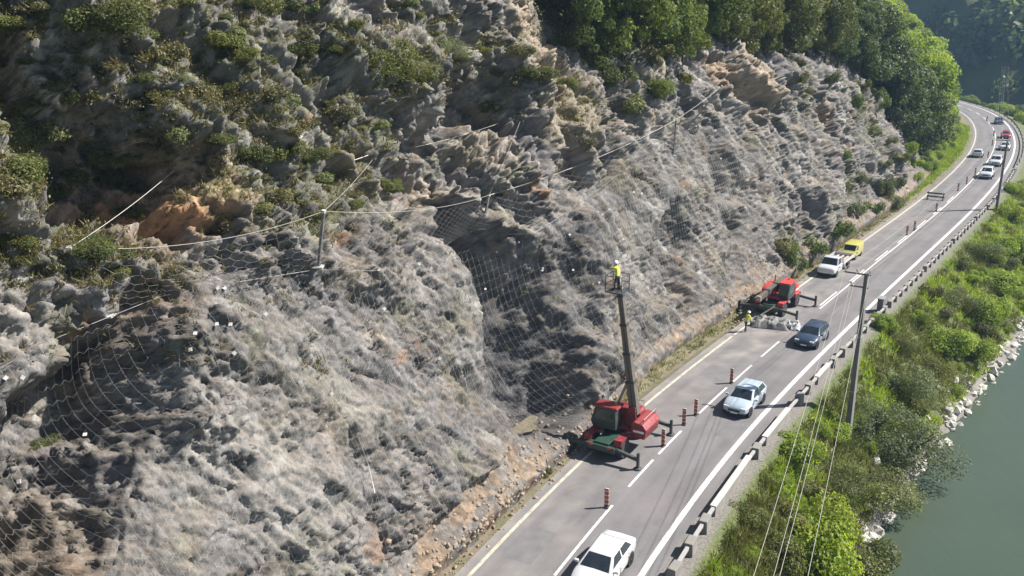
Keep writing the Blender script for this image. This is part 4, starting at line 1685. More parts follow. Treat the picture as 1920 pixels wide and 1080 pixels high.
tag(link('rubble', np_mesh('rubble', np.concatenate(VV), np.concatenate(FF)), rub_stone), 'small rubble fallen along the foot of the rock', 'rubble', kind='stuff')
# ------------------------------------------------------------------ vehicles
DUST = (0.30, 0.27, 0.24, 0.12)
glass_m, nt, b = new_mat('car_glass')
c = mixcol(nt, ramp(nt, noise_tex(nt, 1.2, 3, 0.5), [(0.3, 0.0), (0.7, 1.0)]), (0.012, 0.016, 0.020), (0.03, 0.036, 0.042))
nt.links.new(c, b.inputs['Base Color'])
b.inputs['Roughness'].default_value = 0.08
b.inputs['Coat Weight'].default_value = 0.5
tyre_m = paint('tyre_rubber', (0.022, 0.022, 0.023), 0.9, 0, 0.2, 5, (0.15, 0.13, 0.10, 0.4))
rim_m = paint('rim_alloy', (0.42, 0.42, 0.43), 0.35, 0.7, 0.1, 5)
black_m = paint('black_plastic', (0.025, 0.025, 0.027), 0.6, 0, 0.2, 5)
lamp_m = paint('lamp_glass', (0.62, 0.64, 0.66), 0.12, 0.2, 0.1, 5, coat=0.6)
rlamp_m = paint('rear_lamp_red', (0.35, 0.015, 0.015), 0.2, 0, 0.1, 5, coat=0.6)
plate2_m = paint('number_plate_white', (0.75, 0.75, 0.73), 0.4)
CARP = {}


def car_paint(c):
    if c not in CARP:
        CARP[c] = paint('car_paint_' + str(len(CARP)), c, 0.30, 0.15, 0.05, 1.5, DUST, coat=0.8)
    return CARP[c]


def wheel(parent, x, y, r=0.32, w=0.21, rim=None):
    s = 1 if y > 0 else -1
    o = MB().lathe([(r * .6, -w / 2), (r * .93, -w / 2), (r, -w * .35), (r, w * .35), (r * .93, w / 2), (r * .6, w / 2)], 22).build('wheel', tyre_m, parent, smooth=True, loc=(x, y, r))
    m = MB()
    m.lathe([(r * .62, -s * w * .30), (r * .62, s * w * .42), (r * .5, s * w * .46), (r * .16, s * w * .40), (r * .13, s * w * .5)], 18)
    m.build('rim', rim or rim_m, o, smooth=True)
    return o


def pane(corners, u0, u1, v0, v1, off, name, mat, parent, thick=0.008):
    """corners: bl, br, tr, tl; raised off the face by off"""
    bl, br, tr, tl = [Vector(c) for c in corners]
    n = (br - bl).cross(tl - bl).normalized()

    def p(u, v):
        return bl.lerp(br, u).lerp(tl.lerp(tr, u), v)
    q = [p(u0, v0), p(u1, v0), p(u1, v1), p(u0, v1)]
    a = [x + n * off for x in q]
    b_ = [x + n * (off - thick) for x in q]
    return MB().add(a + b_, [(0, 1, 2, 3), (7, 6, 5, 4), (0, 4, 5, 1), (1, 5, 6, 2), (2, 6, 7, 3), (3, 7, 4, 0)]).build(name, mat, parent)


def loft_body(st):
    m = MB()
    rings = []
    for (x, hw, zb, zt, zd) in st:
        half = [(0.0, zb), (.82 * hw, zb), (hw * .97, zb + .10), (hw, (zb * .55 + zt * .45)), (hw * .985, zt), (hw * .86, zt + (zd - zt) * .8), (hw * .5, zd), (0, zd + .015)]
        ring = [(x, y, z) for y, z in half] + [(x, -y, z) for y, z in half[-2:0:-1]]
        rings.append(ring)
    n = len(rings[0])
    vs = [v for r in rings for v in r]
    fs = []
    for i in range(len(rings) - 1):
        for k in range(n):
            k2 = (k + 1) % n
            fs.append((i * n + k, i * n + k2, (i + 1) * n + k2, (i + 1) * n + k))
    fs.append(tuple(range(n)))
    fs.append(tuple((len(rings) - 1) * n + k for k in range(n))[::-1])
    return m.add(vs, fs)


def cabin(parent, mat, xb0, xb1, xt0, xt1, zb, zt, wb, wt, rear_glass=True, sides=2):
    """painted upper body with glass set 10 mm proud"""
    m = MB()
    zm = zt - 0.05
    B0, B1 = [(xb0, wb, zb), (xb1, wb, zb), (xb1, -wb, zb), (xb0, -wb, zb)], None
    T = [(xt0, wt, zm), (xt1, wt, zm), (xt1, -wt, zm), (xt0, -wt, zm)]
    Rf = [(xt0 + .12, wt * .72, zt), (xt1 - .14, wt * .72, zt), (xt1 - .14, -wt * .72, zt), (xt0 + .12, -wt * .72, zt)]
    vs = B0 + T + Rf
    fs = [(0, 3, 2, 1), (8, 9, 10, 11)]
    for o in (0, 4):
        for k in range(4):
            k2 = (k + 1) % 4
            fs.append((o + k, o + k2, o + 4 + k2, o + 4 + k))
    m.add(vs, fs)
    m.build('cabin', mat, parent, bevel=0.035, smooth=True, seg=3)
    pane([(xb1, -wb, zb), (xb1, wb, zb), (xt1, wt, zm), (xt1, -wt, zm)], .06, .94, .10, .93, .012, 'windshield', glass_m, parent)
    if rear_glass:
        pane([(xb0, wb, zb), (xb0, -wb, zb), (xt0, -wt, zm), (xt0, wt, zm)], .09, .91, .22, .92, .012, 'rear_window', glass_m, parent)
    for sgn in (1, -1):
        A, Bq, C_, D_ = (xb0, sgn * wb, zb), (xb1, sgn * wb, zb), (xt1, sgn * wt, zm), (xt0, sgn * wt, zm)
        cs = [A, Bq, C_, D_] if sgn < 0 else [Bq, A, D_, C_]
        rng_ = [(.07, .47), (.52, .91)] if sides == 2 else [(.12, .90)]
        for (u0, u1) in rng_:
            if sgn > 0:
                u0, u1 = 1 - u1, 1 - u0
            pane(cs, u0, u1, .14, .90, .012, 'side_window', glass_m, parent)


def fittings(o, xf, xr, w, z=0.62, mat=None, mx=0.75):
    for sgn in (1, -1):
        MB().box((xf - .13, sgn * w * .66, z + .06), (.22, .34, .13)).build('headlight', lamp_m, o, bevel=.03)
        MB().box((xr + .05, sgn * w * .70, z + .22), (.12, .30, .16)).build('tail_light', rlamp_m, o, bevel=.02)
        MB().box((mx, sgn * (w + .10), 1.0), (.14, .20, .13)).build('mirror', mat or black_m, o, bevel=.03)
    MB().box((xf + .005, 0, z - .08), (.06, w * .9, .16)).build('grille', black_m, o, bevel=.02)
    MB().box((xf + .02, 0, z - .24), (.05, .48, .10)).build('number_plate', plate2_m, o)
    MB().box((xf - .04, 0, .34), (.14, w * 1.45, .12)).build('bumper', black_m, o, bevel=.02)


CARS = {
    'hatch': dict(st=[(-2.05, .70, .42, .86, .93), (-1.98, .80, .30, .92, 1.0), (-1.5, .87, .24, .95, 1.03), (-.8, .89, .23, .95, 1.02), (.2, .89, .23, .94, 1.02), (.85, .89, .24, .92, 1.0),
                      (1.3, .88, .25, .86, .95), (1.75, .83, .27, .75, .84), (1.98, .74, .33, .64, .70), (2.06, .62, .40, .55, .60)],
                  cab=(-1.98, 1.02, -1.55, .22, .95, 1.47, .83, .63), wh=(-1.28, 1.30), ends=(2.03, -2.02)),
    'sedan': dict(st=[(-2.30, .70, .44, .84, .90), (-2.22, .82, .32, .92, 1.0), (-1.7, .88, .24, .95, 1.04), (-.8, .91, .23, .95, 1.02), (.2, .91, .23, .94, 1.02), (.95, .91, .24, .92, 1.0),
                      (1.45, .90, .25, .86, .95), (1.95, .84, .27, .75, .84), (2.2, .74, .33, .64, .70), (2.28, .62, .40, .55, .60)],
                  cab=(-1.85, 1.10, -1.22, .28, .96, 1.44, .84, .62), wh=(-1.38, 1.42), ends=(2.25, -2.27)),
    'suv': dict(st=[(-2.2, .74, .46, .95, 1.04), (-2.12, .86, .34, 1.02, 1.12), (-1.5, .93, .30, 1.05, 1.14), (-.6, .94, .30, 1.05, 1.13), (.4, .94, .30, 1.04, 1.13), (1.0, .94, .30, 1.02, 1.11),
                    (1.5, .92, .32, .97, 1.07), (1.95, .87, .34, .88, .98), (2.15, .80, .40, .76, .84), (2.22, .68, .46, .66, .72)],
                cab=(-2.1, 1.05, -1.72, .36, 1.06, 1.70, .86, .68), wh=(-1.32, 1.38), ends=(2.19, -2.17)),
}


def build_car(kind, color, label, s, n, toward=True, detail=True, yaw=0.0):
    c = CARS[kind]
    p = road_pt(s, n, float(zr(n)) - 0.004)
    o = empty('car', p, heading(s) + (math.pi if toward else 0) + yaw)
    mt = car_paint(color)
    loft_body(c['st']).build('body', mt, o, smooth=True)
    cabin(o, mt, *c['cab'])
    w = c['st'][4][1]
    r = 0.36 if kind == 'suv' else 0.32
    for x in c['wh']:
        for sg in (1, -1):
            MB().lathe([(r * 1.17, -.04), (r * 1.17, .04)], 20).build('wheel_arch', black_m, o, loc=(x, sg * (w - .035), r * 1.05))
            wheel(o, x, sg * (w - .10), r)
    if detail:
        fittings(o, c['ends'][0], c['ends'][1], w, 0.72 if kind == 'suv' else .62, mt, c['cab'][1] - .30)
        for sg in (1, -1):
            for hx in (-1.02, .0, 1.0):
                MB().box((hx, sg * (w + .0005), .62), (.016, .02, .55)).build('door_seam', black_m, o)
            for hx in (-.9, .05):
                MB().box((hx, sg * (w + .004), .80), (.20, .03, .04)).build('door_handle', mt, o)
    return tag(o, label, 'car')


def sn(px, py, z=0.0):
    return to_road(ground_at(px, py, z))


def place(kind, color, label, px, py, toward=True, n=None, detail=True, z=0.5):
    s, nn = sn(px, py, z)
    return build_car(kind, color, label, s, nn if n is None else n, toward, detail)


WHITE = (0.58, 0.585, 0.60)
ICE = (0.42, 0.50, 0.565)
NAVY = (0.035, 0.055, 0.095)
GREYB = (0.045, 0.05, 0.06)
RED = (0.35, 0.03, 0.035)
place('sedan', WHITE, 'white car cut by the bottom edge, nearest to the camera', 1130, 1062, n=-2.0)
place('hatch', ICE, 'pale blue car beside the shadow of the near pole', 1404, 752, n=-2.15)
place('hatch', NAVY, 'dark blue car passing the second red machine', 1530, 632, n=-2.15)
place('suv', WHITE, 'white car leading the queue past the second pole', 1850, 327, n=-1.7)
place('suv', WHITE, 'second white car of the queue, right behind the leading one', 1863, 304, n=-1.7)
place('hatch', WHITE, 'white car partly behind the second pole in the queue', 1888, 276, n=-2.0)
place('hatch', RED, 'dark red car in the bend behind the white cars', 1884, 254, n=-2.0)
place('hatch', GREYB, 'dark car in the bend ahead of the last ones', 1868, 228, n=-1.9)
place('hatch', GREYB, 'dark car further back in the bend near the dark guard rail', 1822, 188, n=-1.9, detail=False)
place('hatch', WHITE, 'small pale car at the far end of the visible road', 1797, 173, n=-1.9, detail=False)
place('hatch', WHITE, 'single white car driving away in the left lane of the bend', 1828, 288, toward=False, n=1.9)

# white pickup with a long open bed
s, n = sn(1578, 503, 0.5)
PK = empty('pickup_truck', road_pt(s, 2.6, 0.02), heading(s) + math.pi)
wp = car_paint(WHITE)
loft_body([(.2, .95, .42, 1.08, 1.15), (.3, .97, .36, 1.08, 1.16), (1.2, .97, .36, 1.06, 1.16), (1.7, .96, .36, 1.04, 1.14), (2.3, .93, .38, .98, 1.08), (2.6, .86, .42, .88, .96), (2.7, .74, .48, .74, .80)]).build('body', wp, PK, smooth=True)
cabin(PK, wp, .22, 1.75, .30, 1.15, 1.08, 1.82, .90, .74, True, 1)
MB().box((-1.5, 0, .62), (4.0, .9, .18)).build('chassis', black_m, PK)
MB().box((-1.72, 0, .90), (3.5, 1.95, .08)).build('bed', paint('bed_steel', (0.10, 0.10, 0.11), .6, .3), PK)
for sg in (1, -1):
    MB().box((-1.72, sg * .985, 1.10), (3.5, .04, .36)).build('side_board', wp, PK)
MB().box((-3.48, 0, 1.10), (.04, 1.95, .36)).build('tailgate', wp, PK)
MB().box((0.0, 0, 1.22), (.05, 1.9, .6)).build('headboard', wp, PK)
for y in (-.5, 0, .5):
    MB().box((-1.7, y, .98), (3.2, .16, .08)).build('loaded_plank', paint('pale_timber', (0.42, 0.36, 0.27), .8), PK)
for x in (-2.1, 1.85):
    for sg in (1, -1):
        wheel(PK, x, sg * .84, .37, .24)
fittings(PK, 2.66, -3.5, .92, .76, wp, 1.5)
tag(PK, 'white pickup truck with open bed parked in the closed lane', 'pickup')

# yellow van behind it
s, n = sn(1605, 473, 0.6)
VN = empty('van', road_pt(s, 2.7, 0.02), heading(s) + math.pi)
yp = car_paint((0.55, 0.50, 0.13))
MB().prism([(-2.3, .42), (2.1, .42), (2.3, .62), (2.22, 1.0), (1.65, 1.22), (1.0, 1.98), (.6, 2.06), (-2.2, 2.06), (-2.34, 1.8)], -.93, .93).build('body', yp, VN, bevel=.07, smooth=True)
pane([(1.65, -.93, 1.22), (1.65, .93, 1.22), (1.0, .93, 1.98), (1.0, -.93, 1.98)], .07, .93, .06, .93, .014, 'windshield', glass_m, VN)
for sg in (1, -1):
    cs = [(.35, sg * .93, 1.2), (1.5, sg * .93, 1.2), (1.0, sg * .93, 1.9), (.35, sg * .93, 1.9)]
    pane(cs if sg < 0 else [cs[1], cs[0], cs[3], cs[2]], .06, .94, .08, .92, .014, 'side_window', glass_m, VN)
    for x in (-1.4, 1.45):
        wheel(VN, x, sg * .84, .34, .22)
fittings(VN, 2.28, -2.34, .9, .72, black_m, 1.25)
VN.scale = (0.74, 0.74, 0.78)
tag(VN, 'yellow van parked right behind the white pickup', 'van')

# ------------------------------------------------------------------ red rotating telehandlers
red_m = paint('machine_red', (0.20, 0.016, 0.022), 0.55, 0, 0.2, 2, (0.22, 0.16, 0.13, 0.55), coat=0.1)
red2_m = paint('machine_bright_red', (0.42, 0.035, 0.035), 0.55, 0, 0.2, 2, (0.28, 0.2, 0.17, 0.5), coat=0.1)
dgrey_m = paint('machine_dark_grey', (0.045, 0.05, 0.05), 0.55, 0.1, 0.2, 3, (0.2, 0.17, 0.13, 0.35))
boom_m = paint('boom_grey_brown', (0.13, 0.115, 0.10), 0.5, 0.2, 0.15, 2, (0.3, 0.26, 0.2, 0.4))
boom2_m = paint('boom_pale', (0.32, 0.30, 0.25), 0.5, 0.1, 0.12, 2, (0.3, 0.26, 0.2, 0.3))
ggl_m = paint('cab_tinted_glass', (0.02, 0.045, 0.035), 0.1, 0, 0.2, 2, coat=0.5)


def telehandler(pos, rz, label, red, turret, boom_dir, boom_len, up_boom, feet=2.55, nsec=5):
    o = empty('telehandler', pos, rz)
    ch = MB()
    ch.box((0, 0, .86), (5.0, 1.0, .46)).box((2.45, 0, .80), (.5, 1.9, .36)).box((-2.45, 0, .80), (.5, 1.9, .36))
    ch.box((1.65, 0, .62), (.3, 1.7, .24)).box((-1.65, 0, .62), (.3, 1.7, .24))
    ch.build('chassis', paint('machine_dark_green', (0.018, 0.05, 0.036), 0.5, 0.1, 0.2, 3, (0.2, 0.17, 0.13, 0.3)), o, bevel=.04)
    for x in (1.65, -1.65):
        for sg in (1, -1):
            wheel(o, x, sg * .98, .62, .46, red)
            f = MB()
            f.prism([(x - .78, 1.05), (x - .6, 1.34), (x + .6, 1.34), (x + .78, 1.05), (x + .7, 1.05), (x + .55, 1.27), (x - .55, 1.27), (x - .7, 1.05)], sg * .74 - .25 + sg * .25, sg * .74 + .25 + sg * .25)
            f.build('mudguard', red, o)
    for x in (2.45, -2.45):
        for sg in (1, -1):
            e = (x * 1.04, sg * feet, .34)
            m = MB()
            m.bar((x, sg * .75, .86), (x * 1.03, sg * (feet - .1), .62), .20, .20)
            leg = m.build('outrigger', dgrey_m, o, bevel=.015)
            MB().bar((x * 1.03, sg * (feet - .12), 1.05), (x * 1.03, sg * (feet - .12), .12), .16).build('jack', dgrey_m, leg)
            MB().lathe([(.20, 0), (.24, .05), (.24, .08), (.08, .13)], 14, 'z', (x * 1.03, sg * (feet - .12), .01)).build('foot_pad', dgrey_m, leg)
    # upper works, turned by `turret`
    T = Matrix.Rotation(turret, 4, 'Z')

    def tb(mb, name, mat, parent=o, bevel=.03, smooth=False):
        mb.v = [tuple(T @ Vector(v)) for v in mb.v]
        return mb.build(name, mat, parent, bevel=bevel, smooth=smooth)
    tb(MB().lathe([(.62, 1.09), (.70, 1.12), (.70, 1.22), (.62, 1.27)], 24, 'z'), 'slew_ring', dgrey_m, bevel=0)
    tb(MB().box((-.1, 0, 1.38), (2.6, 1.3, .24)), 'turntable', red)
    tb(MB().prism([(-2.15, 1.15), (-1.25, 1.15), (-1.25, 2.05), (-1.45, 2.2), (-2.0, 2.1), (-2.25, 1.8)], -1.05, 1.05), 'counterweight', red, bevel=.09, smooth=True)
    # engine cover on one side, cab on the other
    ec = tb(MB().prism([(-1.2, 1.5), (.95, 1.5), (.95, 2.0), (.6, 2.2), (-1.1, 2.25), (-1.2, 2.1)], -1.25, -.42), 'engine_cover', red, bevel=.06, smooth=True)
    tb(MB().box((.40, -1.26, 1.82), (.62, .03, .36)), 'cooling_grille', dgrey_m, ec, 0)
    cabf = [(-.35, 1.42), (1.15, 1.30), (1.35, 1.75), (1.05, 2.75), (-.30, 2.80)]
    cb = tb(MB().prism(cabf, .40, 1.28), 'cab', dgrey_m, bevel=.05, smooth=True)
    tb(MB().prism([(-.2, 1.95), (.98, 1.9), (1.12, 1.95), (.92, 2.62), (-.18, 2.66)], 1.285, 1.30), 'side_window', ggl_m, cb, 0)
    tb(MB().prism([(-.2, 1.95), (.98, 1.9), (1.12, 1.95), (.92, 2.62), (-.18, 2.66)], .38, .395), 'side_window', ggl_m, cb, 0)
    ccc = [(1.35, .42, 1.78), (1.35, 1.26, 1.78), (1.05, 1.26, 2.72), (1.05, .42, 2.72)]
    w = pane(ccc, .06, .94, .04, .94, .012, 'windshield', ggl_m, cb)
    w.data.transform(T)
    tb(MB().prism([(-.45, 2.78), (1.2, 2.72), (1.12, 2.84), (-.4, 2.90)], .34, 1.34), 'cab_roof', red, cb, .03)
    tb(MB().prism([(-1.3, 1.5), (-.45, 1.5), (-.75, 2.75), (-1.2, 2.75)], -.36, -.26).prism([(-1.3, 1.5), (-.45, 1.5), (-.75, 2.75), (-1.2, 2.75)], .26, .36), 'boom_bracket', red, bevel=.02)
    # boom
    piv = T @ Vector((-.98, 0, 2.55))
    d = Vector(boom_dir).normalized()
    sec = boom_len / nsec
    tips = []
    upv = (0, 1, 0) if abs(d.z) > .8 else (0, 0, 1)
    for k in range(nsec):
        w_ = .46 - .055 * k
        a = piv + d * (sec * k - (0.0 if k else .35))
        b_ = piv + d * sec * (k + 1)
        ob = MB().bar(a, b_, w_, w_ * 1.15, upv).build('boom_section', boom_m if (k < 4 or not up_boom) else boom2_m, o, bevel=.015)
        MB().bar(b_ - d * .14, b_ + d * .03, w_ + .05, w_ * 1.15 + .05, upv).build('boom_collar', dgrey_m if k < nsec - 1 else boom2_m, ob)
    # lift ram
    MB().tube([T @ Vector((.55, 0, 1.5)), piv + d * min(2.2, boom_len * .45) - Vector((0, 0, .1))], .09, 10).build('lift_ram', boom2_m, o, smooth=True)
    # hoses, rails, beacon, steps, decals
    side = d.cross(Vector(upv)).normalized()
    for sg in (1, -1):
        P = [piv + d * (boom_len * q) + side * sg * (.25 - .03 * nsec * q) + Vector((0, 0, .03 * math.sin(q * 9))) for q in np.linspace(.02, .9, 14)]
        MB().tube(P, .025, 6).build('hydraulic_hose', black_m, o)
    tb(MB().tube([(-1.1, -1.2, 2.25), (-1.1, -1.2, 2.6), (.5, -1.2, 2.5), (.5, -1.2, 2.2)], .025, 6), 'hand_rail', boom2_m, o, 0)
    tb(MB().tube([(-2.0, -.9, 2.12), (-2.0, -.9, 2.4), (-2.0, .9, 2.4), (-2.0, .9, 2.12)], .025, 6), 'hand_rail', boom2_m, o, 0)
    tb(MB().lathe([(.07, 2.90), (.07, 3.0), (.05, 3.06)], 10, 'z', (-.1, .8, 0)), 'beacon', paint('beacon_orange', (.5, .2, .02), .3), o, 0)
    tb(MB().tube([(-.9, -.75, 2.2), (-.9, -.75, 2.75), (-.98, -.75, 2.85)], .05, 8), 'exhaust', dgrey_m, o, 0)
    tb(MB().box((-1.75, -1.055, 1.6), (.7, .012, .14)), 'decal_stripe', plate2_m, o, 0)
    tb(MB().box((-1.75, 1.055, 1.6), (.7, .012, .14)), 'decal_stripe', plate2_m, o, 0)
    tb(MB().box((-.35, -1.258, 1.72), (.9, .012, .12)), 'decal_stripe', plate2_m, o, 0)
    for k in range(3):
        tb(MB().box((-2.262 + .03 * k, 0, 1.35 + .16 * k), (.02, 1.5, .05)), 'vent_slot', black_m, o, 0)
    for sg in (1, -1):
        MB().box((2.72, sg * .6, .95), (.06, .22, .14)).build('work_light', lamp_m, o)
        MB().box((-2.72, sg * .6, .95), (.06, .22, .14)).build('work_light', rlamp_m, o)
        MB().box((0, sg * .62, .72), (.7, .28, .05)).build('step', dgrey_m, o)
        MB().box((.0, sg * .62, 1.0), (1.3, .34, .36)).build('side_tank', dgrey_m, o, bevel=.04)
    tip = piv + d * boom_len
    tag(o, label, 'telehandler', 'red telehandlers')
    return o, tip


p1a, p1b = ground_at(1199, 884), ground_at(1268, 817)
sA, nA = to_road(p1a)
sB, nB = to_road(p1b)
H1S = (sA + sB) / 2
H1 = road_pt(H1S, 2.75, 0.02)
rz1 = heading(H1S)
# boom direction: leans towards the wall; length and lean solved so that the tip reaches the worker's place on the photo
Minv = CM.inverted()


def proj(p):
    q = Minv @ Vector(p)
    return 960 + FPX * q.x / -q.z, 540 - FPX * q.y / -q.z


best = None
W1 = Matrix.Translation(H1) @ Matrix.Rotation(rz1, 4, 'Z')
T1 = math.pi / 2
piv1 = Matrix.Rotation(T1, 4, 'Z') @ Vector((-.98, 0, 2.55))
for el in np.arange(55, 90, 0.5):
    for L in np.arange(8, 15, 0.1):
        d = Vector((0, math.cos(R(el)), math.sin(R(el))))
        q = proj(W1 @ (piv1 + d * L))
        e = math.hypot(q[0] - 1158, q[1] - 498)
        if best is None or e < best[0]:
            best = (e, el, L)
d1 = Vector((0, math.cos(R(best[1])), math.sin(R(best[1]))))
th1, tip1 = telehandler(H1, rz1, 'red telehandler with its long boom raised against the netted rock', red_m, T1, d1, best[2], True)
# work basket on the boom head
bk = empty('basket', tuple(tip1 - d1 * 0.9 + Vector((-.42, -.1, -.55))))
bk.parent = th1
f = MB()
W_, D_, Hb = .52, .75, 1.0
f.box((0, 0, 0), (W_ * 2, D_ * 2 * .7, .06))
for zz in (.5, 1.0):
    f.bar((-W_, -.52, zz), (W_, -.52, zz), .035).bar((-W_, .52, zz), (W_, .52, zz), .035).bar((-W_, -.52, zz), (-W_, .52, zz), .035).bar((W_, -.52, zz), (W_, .52, zz), .035)
for sx in (-W_, W_):
    for sy in (-.52, .52):
        f.bar((sx, sy, 0), (sx, sy, 1.0), .04)
fr = f.mesh('basket_frame')
bk2 = link('basket_frame', fr, dgrey_m, th1, tuple(bk.location))
bpy.data.objects.remove(bk)
BASKET_W = W1 @ Vector(bk2.location)

p2a, p2b = ground_at(1516, 612), ground_at(1548, 579)
sA, nA = to_road(p2a)
sB, nB = to_road(p2b)
H2S = (sA + sB) / 2 + 0.2
H2 = road_pt(H2S, 3.0, 0.02)
th2, tip2 = telehandler(H2, heading(H2S), 'red telehandler with its boom lowered, in front of the white pickup', red2_m, math.pi, (-1, 0.12, -0.16), 4.6, False, 2.7, 3)

# bundle of rolled netting on the road in front of it
a, b_ = ground_at(1412, 606), ground_at(1500, 616)
mid = (a + b_) / 2
bd = empty('netting_bundle', (mid.x, mid.y, 0.02), math.atan2((b_ - a).y, (b_ - a).x))
roll_m = paint('rolled_mesh', (0.15, 0.15, 0.145), 0.7, 0.2, 0.5, 9, bumps=0.8)
sheet_m = paint('pale_sheet', (0.36, 0.355, 0.38), 0.6, 0, 0.1, 2)
L = (b_ - a).length
for k, (yy, zz, rr, sh) in enumerate([(-.62, .24, .24, -.3), (.10, .30, .30, .2), (.66, .22, .22, -.1)]):
    ro = MB().lathe([(rr * .4, -L * .46 + sh), (rr, -L * .47 + sh), (rr * 1.02, 0), (rr, L * .40 + sh), (rr * .4, L * .40 + sh)], 14, 'x', (0, yy, zz)).build('net_roll', roll_m, bd)
    for xx in (-L * .3, 0, L * .28):
        MB().lathe([(rr * 1.05, xx - .03), (rr * 1.05, xx + .03)], 14, 'x', (0, yy, zz)).build('strap', cable_m, ro)
for q_, (x0, x1, w0, hh_, sd_, mt_, nm_) in enumerate([(-L * .52, L * .30, 1.15, .78, 201, roll_m, 'crumpled_mesh'), (L * .12, L * .50, .85, .62, 207, sheet_m, 'cover_sheet')]):
    U2, V2 = np.meshgrid(np.linspace(0, 1, 46), np.linspace(-1, 1, 24), indexing='ij')
    Pq = np.stack([U2.ravel() * 3, V2.ravel() * 1.2, np.zeros(U2.size)], 1)
    nz2 = fbm(Pq * 1.6, 4, 0.6, sd_)
    edge_ = (1 - np.abs(V2.ravel()) ** 3) * np.clip(np.minimum(U2.ravel(), 1 - U2.ravel()) * 8, 0, 1)
    Vq = np.stack([x0 + (x1 - x0) * U2.ravel() + 0.12 * fbm(Pq * 2, 2, 0.5, sd_ + 3), V2.ravel() * w0 * (1 + 0.25 * fbm(Pq * 0.9, 2, 0.5, sd_ + 5)), 0.05 + edge_ * np.maximum(hh_ * (0.72 + 0.9 * nz2), 0.02)], 1)
    link(nm_, np_mesh(nm_, Vq, grid_faces(46, 24)), mt_, bd)
MB().bar((-L * .5, .9, .06), (-L * .1, 1.9, 1.1), .09).build('loose_beam', boom2_m, bd)
tag(bd, 'grey bundle of rolled wire netting on the road by the second red machine', 'bundle')

# ------------------------------------------------------------------ people
skin_m = paint('skin', (0.42, 0.27, 0.20), 0.6)
vest_m = paint('hi_vis_yellow', (0.62, 0.66, 0.06), 0.7)
trou_m = paint('dark_work_trousers', (0.035, 0.035, 0.045), 0.9)
boot_m = paint('work_boots', (0.03, 0.022, 0.018), 0.9)
helm_m = paint('helmet_white', (0.75, 0.75, 0.70), 0.35, coat=.3)
hair_m = paint('dark_hair', (0.02, 0.016, 0.012), 0.8)


def person(label, joints, rad, edges, order, tops_, mat_fn, loc, rz):
    me = bpy.data.meshes.new('person')
    names = list(joints)
    me.from_pydata([joints[k] for k in names], [(names.index(a), names.index(b2)) for a, b2 in edges], [])
    o = bpy.data.objects.new('person', me)
    col.objects.link(o)
    sk = o.modifiers.new('skin', 'SKIN')
    sub = o.modifiers.new('sub', 'SUBSURF')
    sub.levels = sub.render_levels = 2
    for i, k in enumerate(names):
        r_ = rad[k]
        me.skin_vertices[0].data[i].radius = r_ if isinstance(r_, tuple) else (r_, r_)
        me.skin_vertices[0].data[i].use_root = (k == 'pelvis')
    dg = bpy.context.evaluated_depsgraph_get()
    m2 = bpy.data.meshes.new_from_object(o.evaluated_get(dg))
    o.modifiers.clear()
    o.data = m2
    m2.materials.clear()
    for mm in (trou_m, vest_m, skin_m, boot_m):
        m2.materials.append(mm)
    for p in m2.polygons:
        p.use_smooth = True
        p.material_index = mat_fn(p.center)
    o.location = loc
    o.rotation_euler = (0, 0, rz)
    h = joints['head']
    MB().lathe([(.165, 0), (.15, .03), (.125, .08), (.07, .13), (.01, .145)], 14, 'z', (h[0], h[1], h[2] + .04)).build('helmet', helm_m, o, smooth=True)
    MB().lathe([(.10, 0), (.105, .06), (.10, .08)], 12, 'z', (h[0] - .02, h[1], h[2] - .02)).build('hair', hair_m, o)
    f = MB()
    for sg in (1, -1):
        f.box((h[0] + .10, h[1] + sg * .035, h[2] + .005), (.012, .02, .012))
    f.box((h[0] + .11, h[1], h[2] - .06), (.012, .045, .01))
    f.build('face', hair_m, o)
    MB().box((h[0] + .118, h[1], h[2] - .025), (.03, .025, .04), taper=(.5, .6)).build('nose', skin_m, o)
    return tag(o, label, 'person')


